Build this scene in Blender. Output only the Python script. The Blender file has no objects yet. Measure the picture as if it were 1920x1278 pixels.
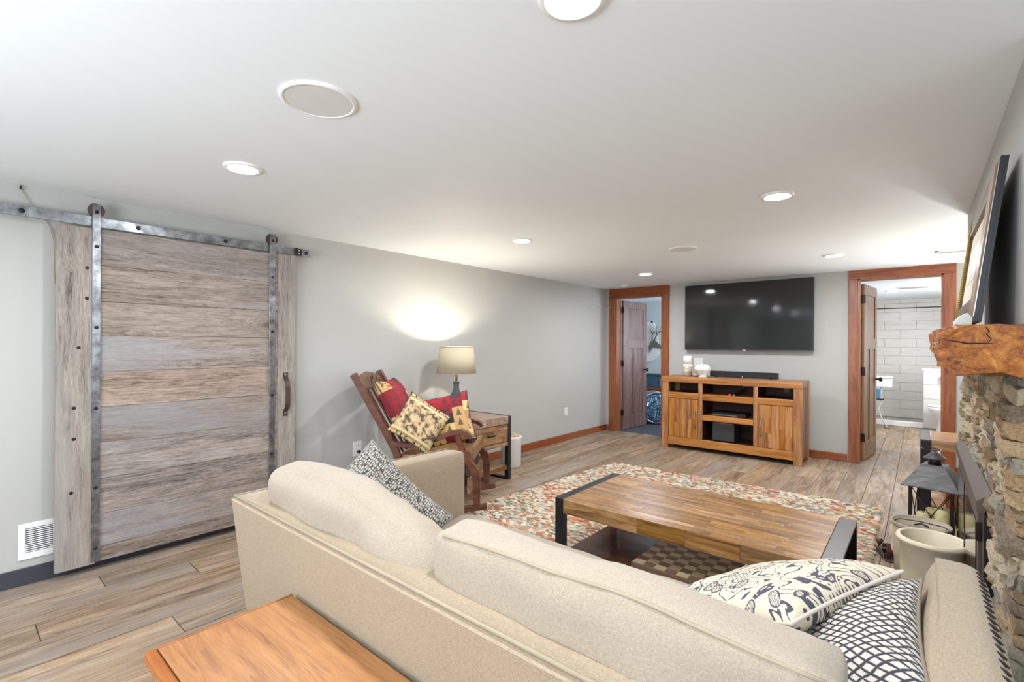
import bpy, bmesh, math, random
import numpy as np
from mathutils import Vector, Matrix, noise
random.seed(7); np.random.seed(7)
C = bpy.context.scene.collection
SC = bpy.context.scene
H = 2.236; WX = -3.84; WY = 6.88
# ------------------------------------------------------------------ camera
TH = math.radians(40.22); RO = .0049
Fv = Vector((-math.sin(TH), math.cos(TH), 0)); Rv = Vector((math.cos(TH), math.sin(TH), 0)); Uv = Vector((0, 0, 1))
cd = bpy.data.cameras.new('camera'); cam = bpy.data.objects.new('camera', cd); C.objects.link(cam)
cd.sensor_width = 36; cd.lens = 36*906.2/1920; cd.shift_y = 5.35/1920; cd.clip_start = .02
cx_ = math.cos(RO)*Rv + math.sin(RO)*Uv; cy_ = -math.sin(RO)*Rv + math.cos(RO)*Uv
M = Matrix.Identity(4)
for i in range(3): M[i][0] = cx_[i]; M[i][1] = cy_[i]; M[i][2] = -Fv[i]
M[2][3] = 1.365
cam.matrix_world = M
SC.camera = cam
# ------------------------------------------------------------------ world, colour, large lights
w = bpy.data.worlds.new('world'); SC.world = w; w.use_nodes = True
w.node_tree.nodes['Background'].inputs[0].default_value = (.75, .85, 1, 1)
w.node_tree.nodes['Background'].inputs[1].default_value = .6
SC.view_settings.view_transform = 'Standard'; SC.view_settings.look = 'None'
SC.view_settings.gamma = 1; SC.view_settings.use_curve_mapping = False
SC.view_settings.exposure = 0.16
SC.cycles.sample_clamp_indirect = 6
def area(name, loc, direction, sx, sy, power, col):
    l = bpy.data.lights.new(name, 'AREA'); l.shape = 'RECTANGLE'; l.size = sx; l.size_y = sy; l.energy = power; l.color = col
    o = bpy.data.objects.new(name, l); C.objects.link(o); o.location = loc
    o.rotation_euler = Vector(direction).to_track_quat('-Z', 'Y').to_euler(); return o
area('window_daylight_right', (3.1, .4, 1.35), (-1, 0.05, -.1), 2.4, 1.5, 48, (.78, .88, 1))
area('fill_rear', (-.6, -2.85, 1.4), (0, 1, 0), 3.4, 1.5, 60, (.88, .94, 1))  # added soft fill behind the camera; no window is built there
area('fill_ceiling', (-1.2, -1.9, 1.2), (.0, .35, 1), 1.4, 1.4, 96, (.80, .90, 1))  # added area lamp aimed upward to brighten the ceiling
area('alcove_window', (.82, 6.86, 1.45), (-.1, -1, .25), .45, 1.0, 66, (.90, .95, 1))
area('fill_bath', (1.0, 8.9, 1.5), (-1, .2, -.1), 1.0, 1.0, 45, (.97, .98, 1))  # unseen lamp added to lift the bathroom tiles
area('fill_hobby_room', (-2.0, 8.4, 1.5), (-1, -.1, 0), 1.0, 1.0, 34, (.80, .90, 1))  # extra light put in for the room past the left doorway
DL_E = (520, 500, 620)
# ------------------------------------------------------------------ node helpers
def lin(c):
    if isinstance(c, str):
        c = [int(c[i:i+2], 16)/255 for i in (0, 2, 4)]
        c = [x/12.92 if x <= .04045 else ((x+.055)/1.055)**2.4 for x in c]
    return tuple(c[:3])+(1,)
class G:
    def __init__(s, name):
        s.m = bpy.data.materials.new(name); s.m.use_nodes = True; s.t = s.m.node_tree; s.b = s.t.nodes['Principled BSDF']
    def set(s, sock, v):
        if hasattr(v, 'is_linked') or isinstance(v, bpy.types.NodeSocket): s.t.links.new(v, sock)
        else:
            if sock.type == 'RGBA': sock.default_value = lin(v)
            elif sock.type == 'VECTOR' and not hasattr(v, '__len__'): sock.default_value = (v, v, v)
            else: sock.default_value = v
    def n(s, t, out=0, props=None, **inp):
        x = s.t.nodes.new('ShaderNode'+t)
        for k, v in (props or {}).items(): setattr(x, k, v)
        for k, v in inp.items():
            k = k.replace('_', ' ')
            s.set(x.inputs[int(k[1:]) if k[0] == 'i' and k[1:].isdigit() else k], v)
        return x.outputs[out]
    def ma(s, op, a, b=0., c=0., clamp=False):
        x = s.t.nodes.new('ShaderNodeMath'); x.operation = op; x.use_clamp = clamp
        s.set(x.inputs[0], a); s.set(x.inputs[1], b); s.set(x.inputs[2], c); return x.outputs[0]
    def vm(s, op, a, b=(0, 0, 0)):
        x = s.t.nodes.new('ShaderNodeVectorMath'); x.operation = op; s.set(x.inputs[0], a); s.set(x.inputs[1], b)
        return x.outputs[1] if op in ('LENGTH', 'DISTANCE', 'DOT_PRODUCT') else x.outputs[0]
    def mix(s, f, a, b, mode='MIX'):
        x = s.t.nodes.new('ShaderNodeMix'); x.data_type = 'RGBA'; x.blend_type = mode
        s.set(x.inputs[0], f); s.set(x.inputs[6], a); s.set(x.inputs[7], b); return x.outputs[2]
    def ramp(s, f, stops, const=False):
        x = s.t.nodes.new('ShaderNodeValToRGB'); r = x.color_ramp
        if const: r.interpolation = 'CONSTANT'
        while len(r.elements) < len(stops): r.elements.new(.5)
        for e, (p, c) in zip(r.elements, stops): e.position = p; e.color = lin(c) if not isinstance(c, float) else (c, c, c, 1)
        s.set(x.inputs[0], f); return x.outputs[0]
    def rng(s, v, a, b, c=0., d=1.):
        x = s.t.nodes.new('ShaderNodeMapRange'); s.set(x.inputs[0], v)
        for i, q in enumerate((a, b, c, d)): s.set(x.inputs[i+1], q)
        return x.outputs[0]
    def co(s, kind='Object'): return s.n('TexCoord', {'Generated': 0, 'Normal': 1, 'UV': 2, 'Object': 3}[kind])
    def rnd(s):
        x = s.t.nodes.new('ShaderNodeObjectInfo'); return x.outputs['Random']
    def noise(s, v, scale=5., detail=3., rough=.5, dist=0., out=0): return s.n('TexNoise', out, None, Vector=v, Scale=scale, Detail=detail, Roughness=rough, Distortion=dist)
    def mapv(s, v, scale=(1, 1, 1), loc=(0, 0, 0), rot=(0, 0, 0)): return s.n('Mapping', 0, None, Vector=v, Location=loc, Rotation=rot, Scale=scale)
    def bump(s, h, strength=.3, dist=.002):
        o = s.n('Bump', 0, None, Strength=strength, Distance=dist, Height=h); s.t.links.new(o, s.b.inputs['Normal'])
    def fin(s, col=None, rough=.5, metal=0., spec=None, **kw):
        if col is not None: s.set(s.b.inputs['Base Color'], col)
        s.set(s.b.inputs['Roughness'], rough); s.set(s.b.inputs['Metallic'], metal)
        if spec is not None: s.set(s.b.inputs['Specular IOR Level'], spec)
        for k, v in kw.items(): s.set(s.b.inputs[k.replace('_', ' ')], v)
        return s.m
def plain(name, col, rough=.5, metal=0., nz=.06, sc=8., spec=None):
    g = G(name); v = g.co(); f = g.noise(v, sc, 4)
    c2 = [min(1, x*(1+nz*2)) for x in lin(col)[:3]]; c1 = [x*(1-nz*2) for x in lin(col)[:3]]
    c = g.mix(f, tuple(c1), tuple(c2))
    g.bump(g.noise(v, sc*12, 3), .08, .001)
    return g.fin(c, rough, metal, spec)
def wood(name, cols, axis=0, grain=14., rough=.45, rand=.25, bump=.25, fig=1., knots=0., dist=.5, patch=None, spec=None, srand=None, fw=.16):
    srand = rand if srand is None else srand
    g = G(name); r = g.rnd()
    off = g.n('CombineXYZ', 0, None, X=g.ma('MULTIPLY', r, 37.), Y=g.ma('MULTIPLY', r, 91.), Z=g.ma('MULTIPLY', r, 53.))
    v = g.vm('ADD', g.co(), off)
    s = [grain, grain, grain]; s[axis] = grain*.07
    s2 = [3.5*fig]*3; s2[axis] = .45*fig
    low = g.noise(g.mapv(v, s2), 1.6, 2, .5, dist*1.5)
    v2 = g.vm('ADD', v, g.vm('MULTIPLY', g.n('CombineXYZ', 0, None, X=low, Y=low, Z=low), (.05, .05, .05)))
    kn = None
    if knots:
        sk = [5., 5., 5.]; sk[axis] = 1.7
        d = g.n('TexVoronoi', 0, None, Vector=g.mapv(v, sk), Scale=knots)
        kn = g.rng(d, .02, .14, 1., 0.)
        kk = g.ma('MULTIPLY', g.rng(d, .0, .3, 1., 0.), .12)
        v2 = g.vm('ADD', v2, g.n('CombineXYZ', 0, None, X=kk, Y=kk, Z=kk))
    gr = g.noise(g.mapv(v2, s), 2.2, 6, .62, dist)
    fine = g.noise(g.mapv(v2, [q*4 for q in s]), 2.5, 3, .6)
    f = g.ma('ADD', g.ma('MULTIPLY', gr, .78-fw), g.ma('ADD', g.ma('MULTIPLY', low, .28), g.ma('MULTIPLY', fine, fw)))
    f = g.rng(f, .36, .70)
    n = len(cols)
    c = g.ramp(f, [(i/(n-1) if n > 1 else 0, q) for i, q in enumerate(cols)])
    if patch:  # tint patches of another colour
        pf = g.rng(g.noise(g.mapv(v, s2), 1.1, 3, .6), .48, .62)
        c = g.mix(g.ma('MULTIPLY', pf, .6), c, patch)
    if kn is not None:
        c = g.mix(g.ma('MULTIPLY', kn, .75), c, cols[0])
    hv = g.t.nodes.new('ShaderNodeHueSaturation')
    g.set(hv.inputs['Value'], g.rng(r, 0., 1., 1-rand, 1+rand)); g.set(hv.inputs['Color'], c)
    r2 = g.n('TexWhiteNoise', 0, {'noise_dimensions': '1D'}, W=g.ma('MULTIPLY', r, 77.))
    g.set(hv.inputs['Saturation'], g.rng(r2, 0., 1., 1-srand, 1+srand*.8))
    g.bump(g.ma('ADD', gr, fine), bump, .002)
    return g.fin(hv.outputs[0], g.rng(gr, .3, .7, rough+.08, rough-.05), spec=spec)
def linen(name, c1, c2, weave=900., bump=.3):
    g = G(name); v = g.co()
    a = g.noise(g.mapv(v, (weave*.25, weave, weave)), 1., 2); b = g.noise(g.mapv(v, (weave, weave*.25, weave)), 1., 2)
    e = g.noise(g.mapv(v, (weave, weave, weave*.25)), 1., 2)
    f = g.ma('MULTIPLY', g.ma('ADD', g.ma('ADD', a, b), e), .3333)
    c = g.mix(g.rng(f, .34, .66), c1, c2)
    c = g.mix(g.ma('MULTIPLY', g.noise(v, 5., 2), .12), c, c1)
    g.bump(f, bump, .0008)
    return g.fin(c, .95, spec=.15, Sheen_Weight=.15)
# ------------------------------------------------------------------ materials
M_ = {}
def wallmat(name, c):
    g = G(name); v = g.co(); g.bump(g.noise(v, 260., 3), .05, .0006)
    return g.fin(g.mix(g.noise(v, 1.3, 2), c, tuple(x*.97 for x in lin(c)[:3])), .62, spec=.25)
WALL = wallmat('wall_paint', 'B9B8B3'); CEIL = wallmat('ceiling_paint', 'EEF4F8'); WHITE = plain('white_paint', 'EFEFED', .4, nz=.01)
BLUEW = wallmat('pale_room_paint', 'CFD6D8')
TRIM = wood('oak_trim', ['58290F', '864623', '9A5730', 'A9663C'], 2, 22, .35, .06, .12)
TRIMH = wood('oak_trim_horizontal', ['58290F', '864623', '9A5730', 'A9663C'], 0, 22, .35, .06, .12)
TRIMY = wood('oak_trim_sideways', ['58290F', '864623', '96522C', 'A36138'], 1, 22, .35, .06, .12)
DOORL = wood('door_stain_cool_lit', ['4A2E2A', '6B4A42', '81615A', '93766E'], 2, 16, .35, .08, .12)  # brown stain with the left room's cool light mixed into its colour
DOORR = wood('door_stain_tan', ['5E4028', '82603F', '977252', 'A8866A'], 2, 16, .38, .08, .12)
FLOORM = wood('weathered_plank_tile', ['392C22', '6E5741', '937B63', 'A9937B', 'BAA996'], 1, 15, .42, .16, .12, .9, 0, 1.1, '8F8478', None, .16, .30)
GROUT = plain('dark_grout', '5A5048', .9)
BARNH = wood('barnwood_plank', ['2A2320', '6A5C54', '8E7F73', 'A39489', 'B6A89D'], 1, 34, .8, .13, 1., 1.0, .8, .8, '97979A', None, .25, .34)
BARNV = wood('barnwood_stile', ['4A423C', '857B72', '9B9185', 'B0A699'], 2, 28, .8, .08, .9, 1.2, .7, 1., '9C9690', None, .1, .32)
STEEL = G('brushed_steel'); _v = STEEL.co(); _f = STEEL.noise(_v, 14., 5, .7)
STEEL = (STEEL.bump(_f, .1, .001), STEEL.fin(STEEL.ramp(_f, [(.3, '5F5F62'), (.5, '8E9194'), (.7, 'B9BDC1')]), STEEL.rng(_f, .3, .7, .42, .25), .9))[1]
IRON = plain('dark_iron', '3A3636', .45, .7); RUST = plain('brown_steel', '5B4B44', .45, .6)
BOLT = plain('bolt_black', '2B292B', .4, .6); BLACKM = plain('black_powder_coat', '222327', .38, .3)
BRONZE = plain('oil_rubbed_bronze', '3B322C', .38, .8, nz=.15)
CHROME = plain('chrome', 'D8DCE0', .12, 1.)
PLASTICW = plain('white_plastic', 'E9E9E4', .35, nz=.01); PLASTICB = plain('black_plastic', '17181B', .4, nz=.02)
TAR = plain('black_rubber_base', '3A3D44', .6)
LINEN = linen('cream_linen', '85745E', 'B8A68D', 620.); LINENC = linen('cream_linen_cushion', '8F816F', 'B6A998', 620.)
PIPE = plain('piping_cord', 'A1937C', .9)
PINE = wood('console_pine', ['6A3A16', '9F6430', 'BC8147', 'CC9659'], 2, 11, .5, .1, .2, 1., .5)
PINEH = wood('console_pine_rail', ['6A3A16', '9F6430', 'BC8147', 'CC9659'], 0, 11, .5, .08, .2, 1., .5)
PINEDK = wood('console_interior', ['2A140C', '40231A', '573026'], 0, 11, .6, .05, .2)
PINESIDE = wood('console_side_boards', ['4E3327', '7A5846', '92705C'], 2, 13, .5, .12, .2)
ACACIA = wood('acacia_strip', ['432A16', '7C5530', 'A27A4A', 'BA9565'], 0, 14, .3, .24, .35, 1., .3, 1.2, None, None, .12)
ACACIAY = wood('acacia_strip_side', ['3E2714', '74502E', '9A7347', 'B38F63'], 1, 12, .35, .3, .35, 1., .3, 1.2, None, None, .15)
ACTOP = wood('end_table_top', ['5E4638', '8E6F5A', 'A58A76', 'B59D8C'], 0, 12, .35, .15, .2)
OAK = wood('golden_oak', ['7A4520', '9E683A', 'B07A48', 'BA8753'], 0, 22, .32, .04, .25, 1.6, .25, 1.2)
OAKE = wood('golden_oak_edge', ['7A3C16', '9C5A28', 'AE6C38'], 0, 14, .3, .04, .15)
ROCK = wood('rocker_stain', ['3E2218', '633A2B', '7B4C3B'], 0, 12, .3, .08, .15)
ROCKL = wood('rocker_light_board', ['5E3F26', '8A6540', '9F7A52'], 1, 12, .35, .08, .2)
GRILLE = plain('speaker_grille_cloth', 'D9D9D8', .6, nz=.01)
def emis(name, col, st):
    g = G(name); g.set(g.b.inputs['Emission Color'], col); g.set(g.b.inputs['Emission Strength'], st); return g.fin(col, .4)
LEDS = [emis('downlight_lens', 'F3F8FF', e) for e in DL_E]
# ------------------------------------------------------------------ mesh helpers
def nb(): return bmesh.new()
def box(bm, x0, x1, y0, y1, z0, z1, bev=0., seg=1, rot=None, piv=None):
    vs = [bm.verts.new((x, y, z)) for x in (x0, x1) for y in (y0, y1) for z in (z0, z1)]
    fs = [bm.faces.new([vs[i] for i in f]) for f in ((0, 1, 3, 2), (4, 6, 7, 5), (0, 4, 5, 1), (2, 3, 7, 6), (0, 2, 6, 4), (1, 5, 7, 3))]
    if bev: bmesh.ops.bevel(bm, geom=list({e for f in fs for e in f.edges}), offset=bev, segments=seg, affect='EDGES', profile=.5)
    return vs
def frame_of(d):
    d = d.normalized(); a = Vector((0, 0, 1)) if abs(d.z) < .9 else Vector((1, 0, 0))
    x = d.cross(a).normalized(); return x, d.cross(x).normalized()
def tube(bm, pts, r, seg=8, closed=False, cap=True, squash=1.):
    pts = [Vector(p) for p in pts]; n = len(pts); rings = []; x = None
    for i, p in enumerate(pts):
        d = (pts[(i+1) % n]-pts[i-1]) if closed else (pts[min(i+1, n-1)]-pts[max(i-1, 0)])
        if d.length < 1e-9: d = Vector((0, 0, 1))
        d.normalize()
        if x is None: x, y = frame_of(d)
        else:
            x = (x-d*x.dot(d)); x = x.normalized() if x.length > 1e-6 else frame_of(d)[0]; y = d.cross(x)
        rr = r[i] if hasattr(r, '__len__') else r
        rings.append([bm.verts.new(p+(x*math.cos(t)*rr+y*math.sin(t)*rr*squash)) for t in (2*math.pi*k/seg for k in range(seg))])
    m = n if closed else n-1
    for i in range(m):
        a, b = rings[i], rings[(i+1) % n]
        for k in range(seg): bm.faces.new((a[k], a[(k+1) % seg], b[(k+1) % seg], b[k])).smooth = True
    if cap and not closed: bm.faces.new(rings[0][::-1]); bm.faces.new(rings[-1])
def cyl(bm, p0, p1, r, r1=None, seg=20): tube(bm, [p0, p1], [r, r if r1 is None else r1], seg)
def lathe(bm, prof, c=(0, 0, 0), seg=28, ribs=0, ribd=0.):
    rings = []
    for (r, z) in prof:
        rings.append([bm.verts.new((c[0]+math.cos(t)*r*(1+ribd*math.cos(t*ribs)), c[1]+math.sin(t)*r*(1+ribd*math.cos(t*ribs)), c[2]+z)) for t in (2*math.pi*k/seg for k in range(seg))])
    for a, b in zip(rings, rings[1:]):
        for k in range(seg): bm.faces.new((a[k], a[(k+1) % seg], b[(k+1) % seg], b[k])).smooth = True
    bm.faces.new(rings[0][::-1]); bm.faces.new(rings[-1])
def prism(bm, pts, o, ax, ay, az, depth, bev=0.):
    """polygon pts in the plane (ax, ay) at o, extruded along az"""
    o, ax, ay, az = map(Vector, (o, ax, ay, az))
    a = [bm.verts.new(o+ax*p[0]+ay*p[1]) for p in pts]; b = [bm.verts.new(v.co+az*depth) for v in a]
    fs = [bm.faces.new(a[::-1]), bm.faces.new(b)]; n = len(pts)
    for i in range(n): fs.append(bm.faces.new((a[i], a[(i+1) % n], b[(i+1) % n], b[i])))
    if bev: bmesh.ops.bevel(bm, geom=list({e for f in fs[:2] for e in f.edges}), offset=bev, segments=2, affect='EDGES')
def xform(bm, mat): bmesh.ops.transform(bm, matrix=mat, verts=bm.verts)
def wloc(o):
    v = Vector((0, 0, 0))
    while o is not None: v += Vector(o.location); o = o.parent
    return v
LOCAL = set()
def obj(name, bm, mat, parent=None, smooth=False, sharp=None):
    """link bm as one mesh object; vertices are in world coordinates unless the parent is flagged LOCAL"""
    bmesh.ops.recalc_face_normals(bm, faces=bm.faces)
    me = bpy.data.meshes.new(name); bm.to_mesh(me); bm.free()
    o = bpy.data.objects.new(name, me); C.objects.link(o); me.materials.append(mat)
    if parent is not None:
        o.parent = parent
        p = parent
        while p.parent is not None: p = p.parent
        if p.name not in LOCAL: me.transform(Matrix.Translation(-wloc(parent)))
    if smooth:
        for p in me.polygons: p.use_smooth = True
    if sharp: me.set_sharp_from_angle(angle=math.radians(sharp))
    return o
def B(name, mat, parent, *a, bev=.003, **k):
    bm = nb(); box(bm, *a, bev=bev); o = obj(name, bm, mat, parent)
    for q, v in k.items(): o[q] = v
    return o
def tag(o, label, cat, group=None):
    o['label'] = label; o['category'] = cat
    if group: o['group'] = group
    return o
def thing(name, label, cat, loc=(0, 0, 0), rz=None, group=None):
    o = bpy.data.objects.new(name, None); C.objects.link(o); o.location = loc; o.empty_display_size = .05
    if rz is not None: o.rotation_euler = (0, 0, rz); LOCAL.add(o.name)
    return tag(o, label, cat, group)
def copy_tree(o, parent=None):
    c = o.copy(); C.objects.link(c)
    if parent: c.parent = parent
    for ch in list(o.children): copy_tree(ch, c)
    return c
def struct(name, bm, mat, parent=None):
    o = obj(name, bm, mat, parent)
    if parent is None: o['kind'] = 'structure'
    return o
def SB(name, mat, *a, bev=0.):
    bm = nb(); box(bm, *a, bev=bev); return struct(name, bm, mat)
# ================================================================== SETTING
# floor slab + planks
bm = nb(); box(bm, WX-.8, 3.3, -3.1, 11.7, -.06, -.006); floor = struct('floor', bm, GROUT)
pm = {}
def plank_mesh(L):
    L = round(L, 2)
    if L not in pm:
        b = nb(); box(b, -.1005, .1005, -L/2+.002, L/2-.002, -.012, 0, .0012)
        me = bpy.data.meshes.new('plank'); bmesh.ops.recalc_face_normals(b, faces=b.faces); b.to_mesh(me); b.free(); me.materials.append(FLOORM); pm[L] = me
    return pm[L]
def place_plank(x, y0, y1):
    o = bpy.data.objects.new('plank', plank_mesh(y1-y0)); C.objects.link(o); o.parent = floor; o.location = (x, (y0+y1)/2, 0)
rngp = random.Random(3)
k = 0; x = WX+.07
while x < .45:
    y = -1.0 - [0, .8, .4, 1.1, .25, .65][k % 6]
    yend = 6.93 if x < -.6 or x > .2 else 10.5
    while y < yend-.05:
        y1 = min(y+1.2, yend); 
        if yend-y1 < .15: y1 = yend
        place_plank(x, y, y1); y = y1
    x += .2045; k += 1
bm = nb(); box(bm, .45, 3.2, -3, 6.9, -.006, 0); box(bm, WX, .45, -3, -1.0, -.006, -.0005)
o = struct('floor_rear', bm, FLOORM)
bm = nb(); box(bm, .32, 1.25, 6.9, 10.5, -.006, 0); box(bm, -1.1, -.66, 6.9, 10.5, -.006, 0); struct('floor_bathroom', bm, FLOORM)
bm = nb(); box(bm, -4.6, -1.3, 6.94, 9.4, -.006, .001); struct('floor_hobby_room', bm, plain('dark_slate_floor', '4A4E5A', .5, nz=.15))
# ceilings
bm = nb(); box(bm, WX-.8, 3.3, -3.1, 6.94, H, H+.1); struct('ceiling', bm, CEIL)
bm = nb(); box(bm, -4.7, -1.3, 6.94, 9.5, 2.23, 2.33); struct('ceiling_hobby_room', bm, CEIL)
bm = nb(); box(bm, -1.3, 1.35, 6.94, 11.7, 2.225, 2.33); struct('ceiling_bathroom', bm, CEIL)
# walls
SB('wall_left', WALL, WX-.12, WX, -3.1, WY+.0, -.01, H)
OL0, OL1, OLZ = -3.665, -2.905, 2.10
OR0, OR1, ORZ = -.555, .185, 2.135
bm = nb()
for a in ((WX-.12, OL0, 0, H), (OL1, OR0, 0, H), (OR1, 1.3, 0, H), (OL0, OL1, OLZ, H), (OR0, OR1, ORZ, H)):
    box(bm, a[0], a[1], WY, WY+.12, a[2]-(.01 if a[2] == 0 else 0), a[3])
struct('wall_back', bm, WALL)
SB('wall_right', WALL, .235, .75, 1.97, 4.40, -.01, H)        # chimney breast
SB('wall_alcove', WALL, 1.15, 1.27, 4.4, WY, -.01, H)
SB('wall_alcove_return', WALL, .75, 1.27, 4.28, 4.40, -.01, H)
SB('wall_far_right', WALL, 3.15, 3.27, -3.1, 2.1, -.01, H)
SB('wall_side_right', WALL, .75, 3.27, 1.98, 2.1, -.01, H)
SB('wall_rear', WALL, WX-.1, 3.27, -3.1, -2.98, -.01, H)
SB('wall_hobby_back', BLUEW, -4.7, -1.3, 9.3, 9.42, -.01, 2.23)
SB('wall_hobby_left', BLUEW, -4.7, -4.6, 6.9, 9.3, -.01, 2.23)
SB('wall_partition', BLUEW, -1.3, -1.15, 7.0, 11.6, -.01, 2.23)
SB('wall_bath_right', WALL, 1.25, 1.37, 7.0, 11.7, -.01, 2.23)
# baseboards
def bb(name, mat, *a): SB(name, mat, *a, bev=.003)
bb('baseboard_left_dark', TAR, WX, WX+.012, -2.9, 1.9, 0, .095)
bb('baseboard_left', TRIMY, WX, WX+.015, 1.9, WY, 0, .092)
bb('baseboard_back', TRIMH, -2.80, -.655, WY-.015, WY, 0, .092)
bb('baseboard_back_right', TRIMH, .285, 1.15, WY-.015, WY, 0, .092)
bb('baseboard_back_left', TRIMH, WX+.015, -3.79, WY-.015, WY, 0, .092)
# door casings + jambs
def casing(n, x0, x1, z, wl, wr):
    y = WY-.022
    e = H-.002
    bm = nb(); box(bm, x0-wl, x0, y, WY, 0, z, .004); struct('trim_%d' % n, bm, TRIM)
    bm = nb(); box(bm, x1, x1+wr, y, WY, 0, z, .004); struct('trim_%d' % (n+1), bm, TRIM)
    bm = nb(); prism(bm, [(x0-wl, z), (x1+wr, z), (x1+wr, e), (x0-wl, e)], (0, y, 0), (1, 0, 0), (0, 0, 1), (0, 1, 0), .022); struct('trim_%d' % (n+2), bm, TRIMH)
    bm = nb(); box(bm, x0-.001, x0+.018, WY-.02, WY+.13, 0, z); box(bm, x1-.018, x1+.001, WY-.02, WY+.13, 0, z); box(bm, x0, x1, WY-.02, WY+.13, z-.018, z)
    struct('trim_%d' % (n+3), bm, TRIM)
casing(1, OL0, OL1, OLZ, .118, .10); casing(5, OR0, OR1, ORZ, .092, .098)
# interior doors (hinged, standing open)
def door(n, hinge, ang, wdt, hgt, mat, hm):
    root = bpy.data.objects.new('door_%d' % n, None); C.objects.link(root); root['kind'] = 'structure'
    root.location = (hinge[0], hinge[1], .012); root.rotation_euler = (0, 0, ang); LOCAL.add(root.name)
    t = .035; W_ = wdt; Z = hgt; s = .105
    # local: x along the leaf, y thickness
    bm = nb()
    for a in ((0, s, 0, Z), (W_-s, W_, 0, Z), (s, W_-s, Z-.12, Z), (s, W_-s, 0, .21), (s, W_-s, Z*.63, Z*.63+.13), (W_/2-.05, W_/2+.05, .21, Z*.63)):
        box(bm, a[0], a[1], -t/2, t/2, a[2], a[3], .003)
    obj('door_frame', bm, mat, root)
    for a in ((s, W_-s, Z*.63+.13, Z-.12), (s, W_/2-.05, .21, Z*.63), (W_/2+.05, W_-s, .21, Z*.63)):
        bm = nb(); box(bm, a[0]-.004, a[1]+.004, -.007, .007, a[2]-.004, a[3]+.004); obj('panel', bm, mat, root)
    for sg in (-1, 1):
        bm = nb(); cyl(bm, (W_-.06, sg*t/2, .93), (W_-.06, sg*(t/2+.045), .93), .011); lathe_p = [(.012, 0), (.027, .01), (.03, .022), (.022, .036), (.006, .04)]
        b2 = nb(); lathe(b2, lathe_p, seg=16); xform(b2, Matrix.Translation((W_-.06, sg*(t/2+.03), .93)) @ Matrix.Rotation(-sg*math.pi/2, 4, 'X'))
        me = bpy.data.meshes.new('k'); b2.to_mesh(me); bm.from_mesh(me); b2.free(); bpy.data.meshes.remove(me)
        obj('door_knob', bm, hm, root)
    for z in (.22, 1.0, 1.85):
        bm = nb(); box(bm, -.012, .004, -t/2-.012, t/2-.004, z, z+.1, .002); obj('hinge', bm, BRONZE, root)
door(1, (-3.633, 7.022), math.radians(84.5), .71, 2.05, DOORL, BLACKM)
door(2, (-.524, 7.02), math.radians(83.5), .70, 2.08, DOORR, BLACKM)
# ------------------------------------------------------------------ ceiling fixtures
def downlight(x, y, label, z=H):
    t = thing('downlight', label, 'ceiling light', (x, y, z-.012), group='recessed ceiling lights')
    bm = nb(); pr = [(.088, .012), (.086, .004), (.072, 0), (.064, .002), (.064, .010)]
    seg = 32; rings = [[bm.verts.new((x+math.cos(a)*r, y+math.sin(a)*r, z-.012+h)) for a in (2*math.pi*k/seg for k in range(seg))] for r, h in pr]
    for a, b in zip(rings, rings[1:]):
        for k in range(seg): bm.faces.new((a[k], a[(k+1) % seg], b[(k+1) % seg], b[k])).smooth = True
    obj('trim_ring', bm, WHITE, t)
    bm = nb(); bmesh.ops.create_circle(bm, cap_ends=True, radius=.0635, segments=32, matrix=Matrix.Translation((x, y, z-.006)) @ Matrix.Rotation(math.pi, 4, 'X'))
    me_ = obj('lens', bm, LEDS[0 if y < 2 else 1 if y < 4 else 2 if y < 7 else 0], t); me_.data.flip_normals() if me_.data.polygons[0].normal.z > 0 else None
downlight(-2.58, .97, 'round lit downlight nearest the barn door, left of the oval speaker')
downlight(-.67, 1.02, 'round lit downlight cut off by the top edge of the photo')
downlight(-2.56, 3.15, 'round lit downlight on the left, above the table lamp and beyond the barn door')
downlight(-.64, 3.14, 'large round lit downlight on the right side of the ceiling, before the television')
downlight(-2.59, 5.60, 'small lit downlight nearest the left doorway, far end of left row')
downlight(-.645, 5.56, 'lit downlight above the wall right of the television, far end of the right row')
for i, (x, y) in enumerate(((-2.56, -1.1), (-.65, -1.1))): downlight(x, y, 'lit downlight in the ceiling behind the camera, %s' % ('over the left part' if i == 0 else 'over the right part'))
downlight(-.35, 9.7, 'small lit downlight in the bathroom ceiling', 2.225)
def ceil_speaker(x, y, r, label):
    t = thing('ceiling_speaker', label, 'speaker', (x, y, H-.01), group='round ceiling speakers')
    bm = nb(); pr = [(r, .010), (r-.001, .003), (r-.008, 0), (r-.014, 0), (r-.016, .003)]
    seg = 40; rings = [[bm.verts.new((x+math.cos(a)*q, y+math.sin(a)*q, H-.01+h)) for a in (2*math.pi*k/seg for k in range(seg))] for q, h in pr]
    for a, b in zip(rings, rings[1:]):
        for k in range(seg): bm.faces.new((a[k], a[(k+1) % seg], b[(k+1) % seg], b[k])).smooth = True
    obj('rim', bm, WHITE, t)
    bm = nb(); bmesh.ops.create_circle(bm, cap_ends=True, radius=r-.014, segments=40, matrix=Matrix.Translation((x, y, H-.008))); o = obj('grille', bm, GRILLE, t)
ceil_speaker(-1.65, .873, .131, 'large round white ceiling speaker with grey grille, near the camera')
ceil_speaker(-1.653, 4.347, .125, 'small-looking round white ceiling speaker far off in front of the television')
t = thing('smoke_sensor', 'small white round sensor on the ceiling near the left doorway corner', 'sensor', (-3.313, 6.478, H-.03))
bm = nb(); lathe(bm, [(.03, 0), (.05, .008), (.055, .03)], (-3.313, 6.478, H-.03), 20); obj('body', bm, WHITE, t)
bm = nb(); lathe(bm, [(.008, 0), (.012, .01)], (-3.313, 6.478, H-.036), 12); obj('cap', bm, PLASTICW, t)
t = thing('ceiling_vent', 'white rectangular ceiling register beside the picture frame', 'vent', (.215, 5.98, H-.012))
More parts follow.
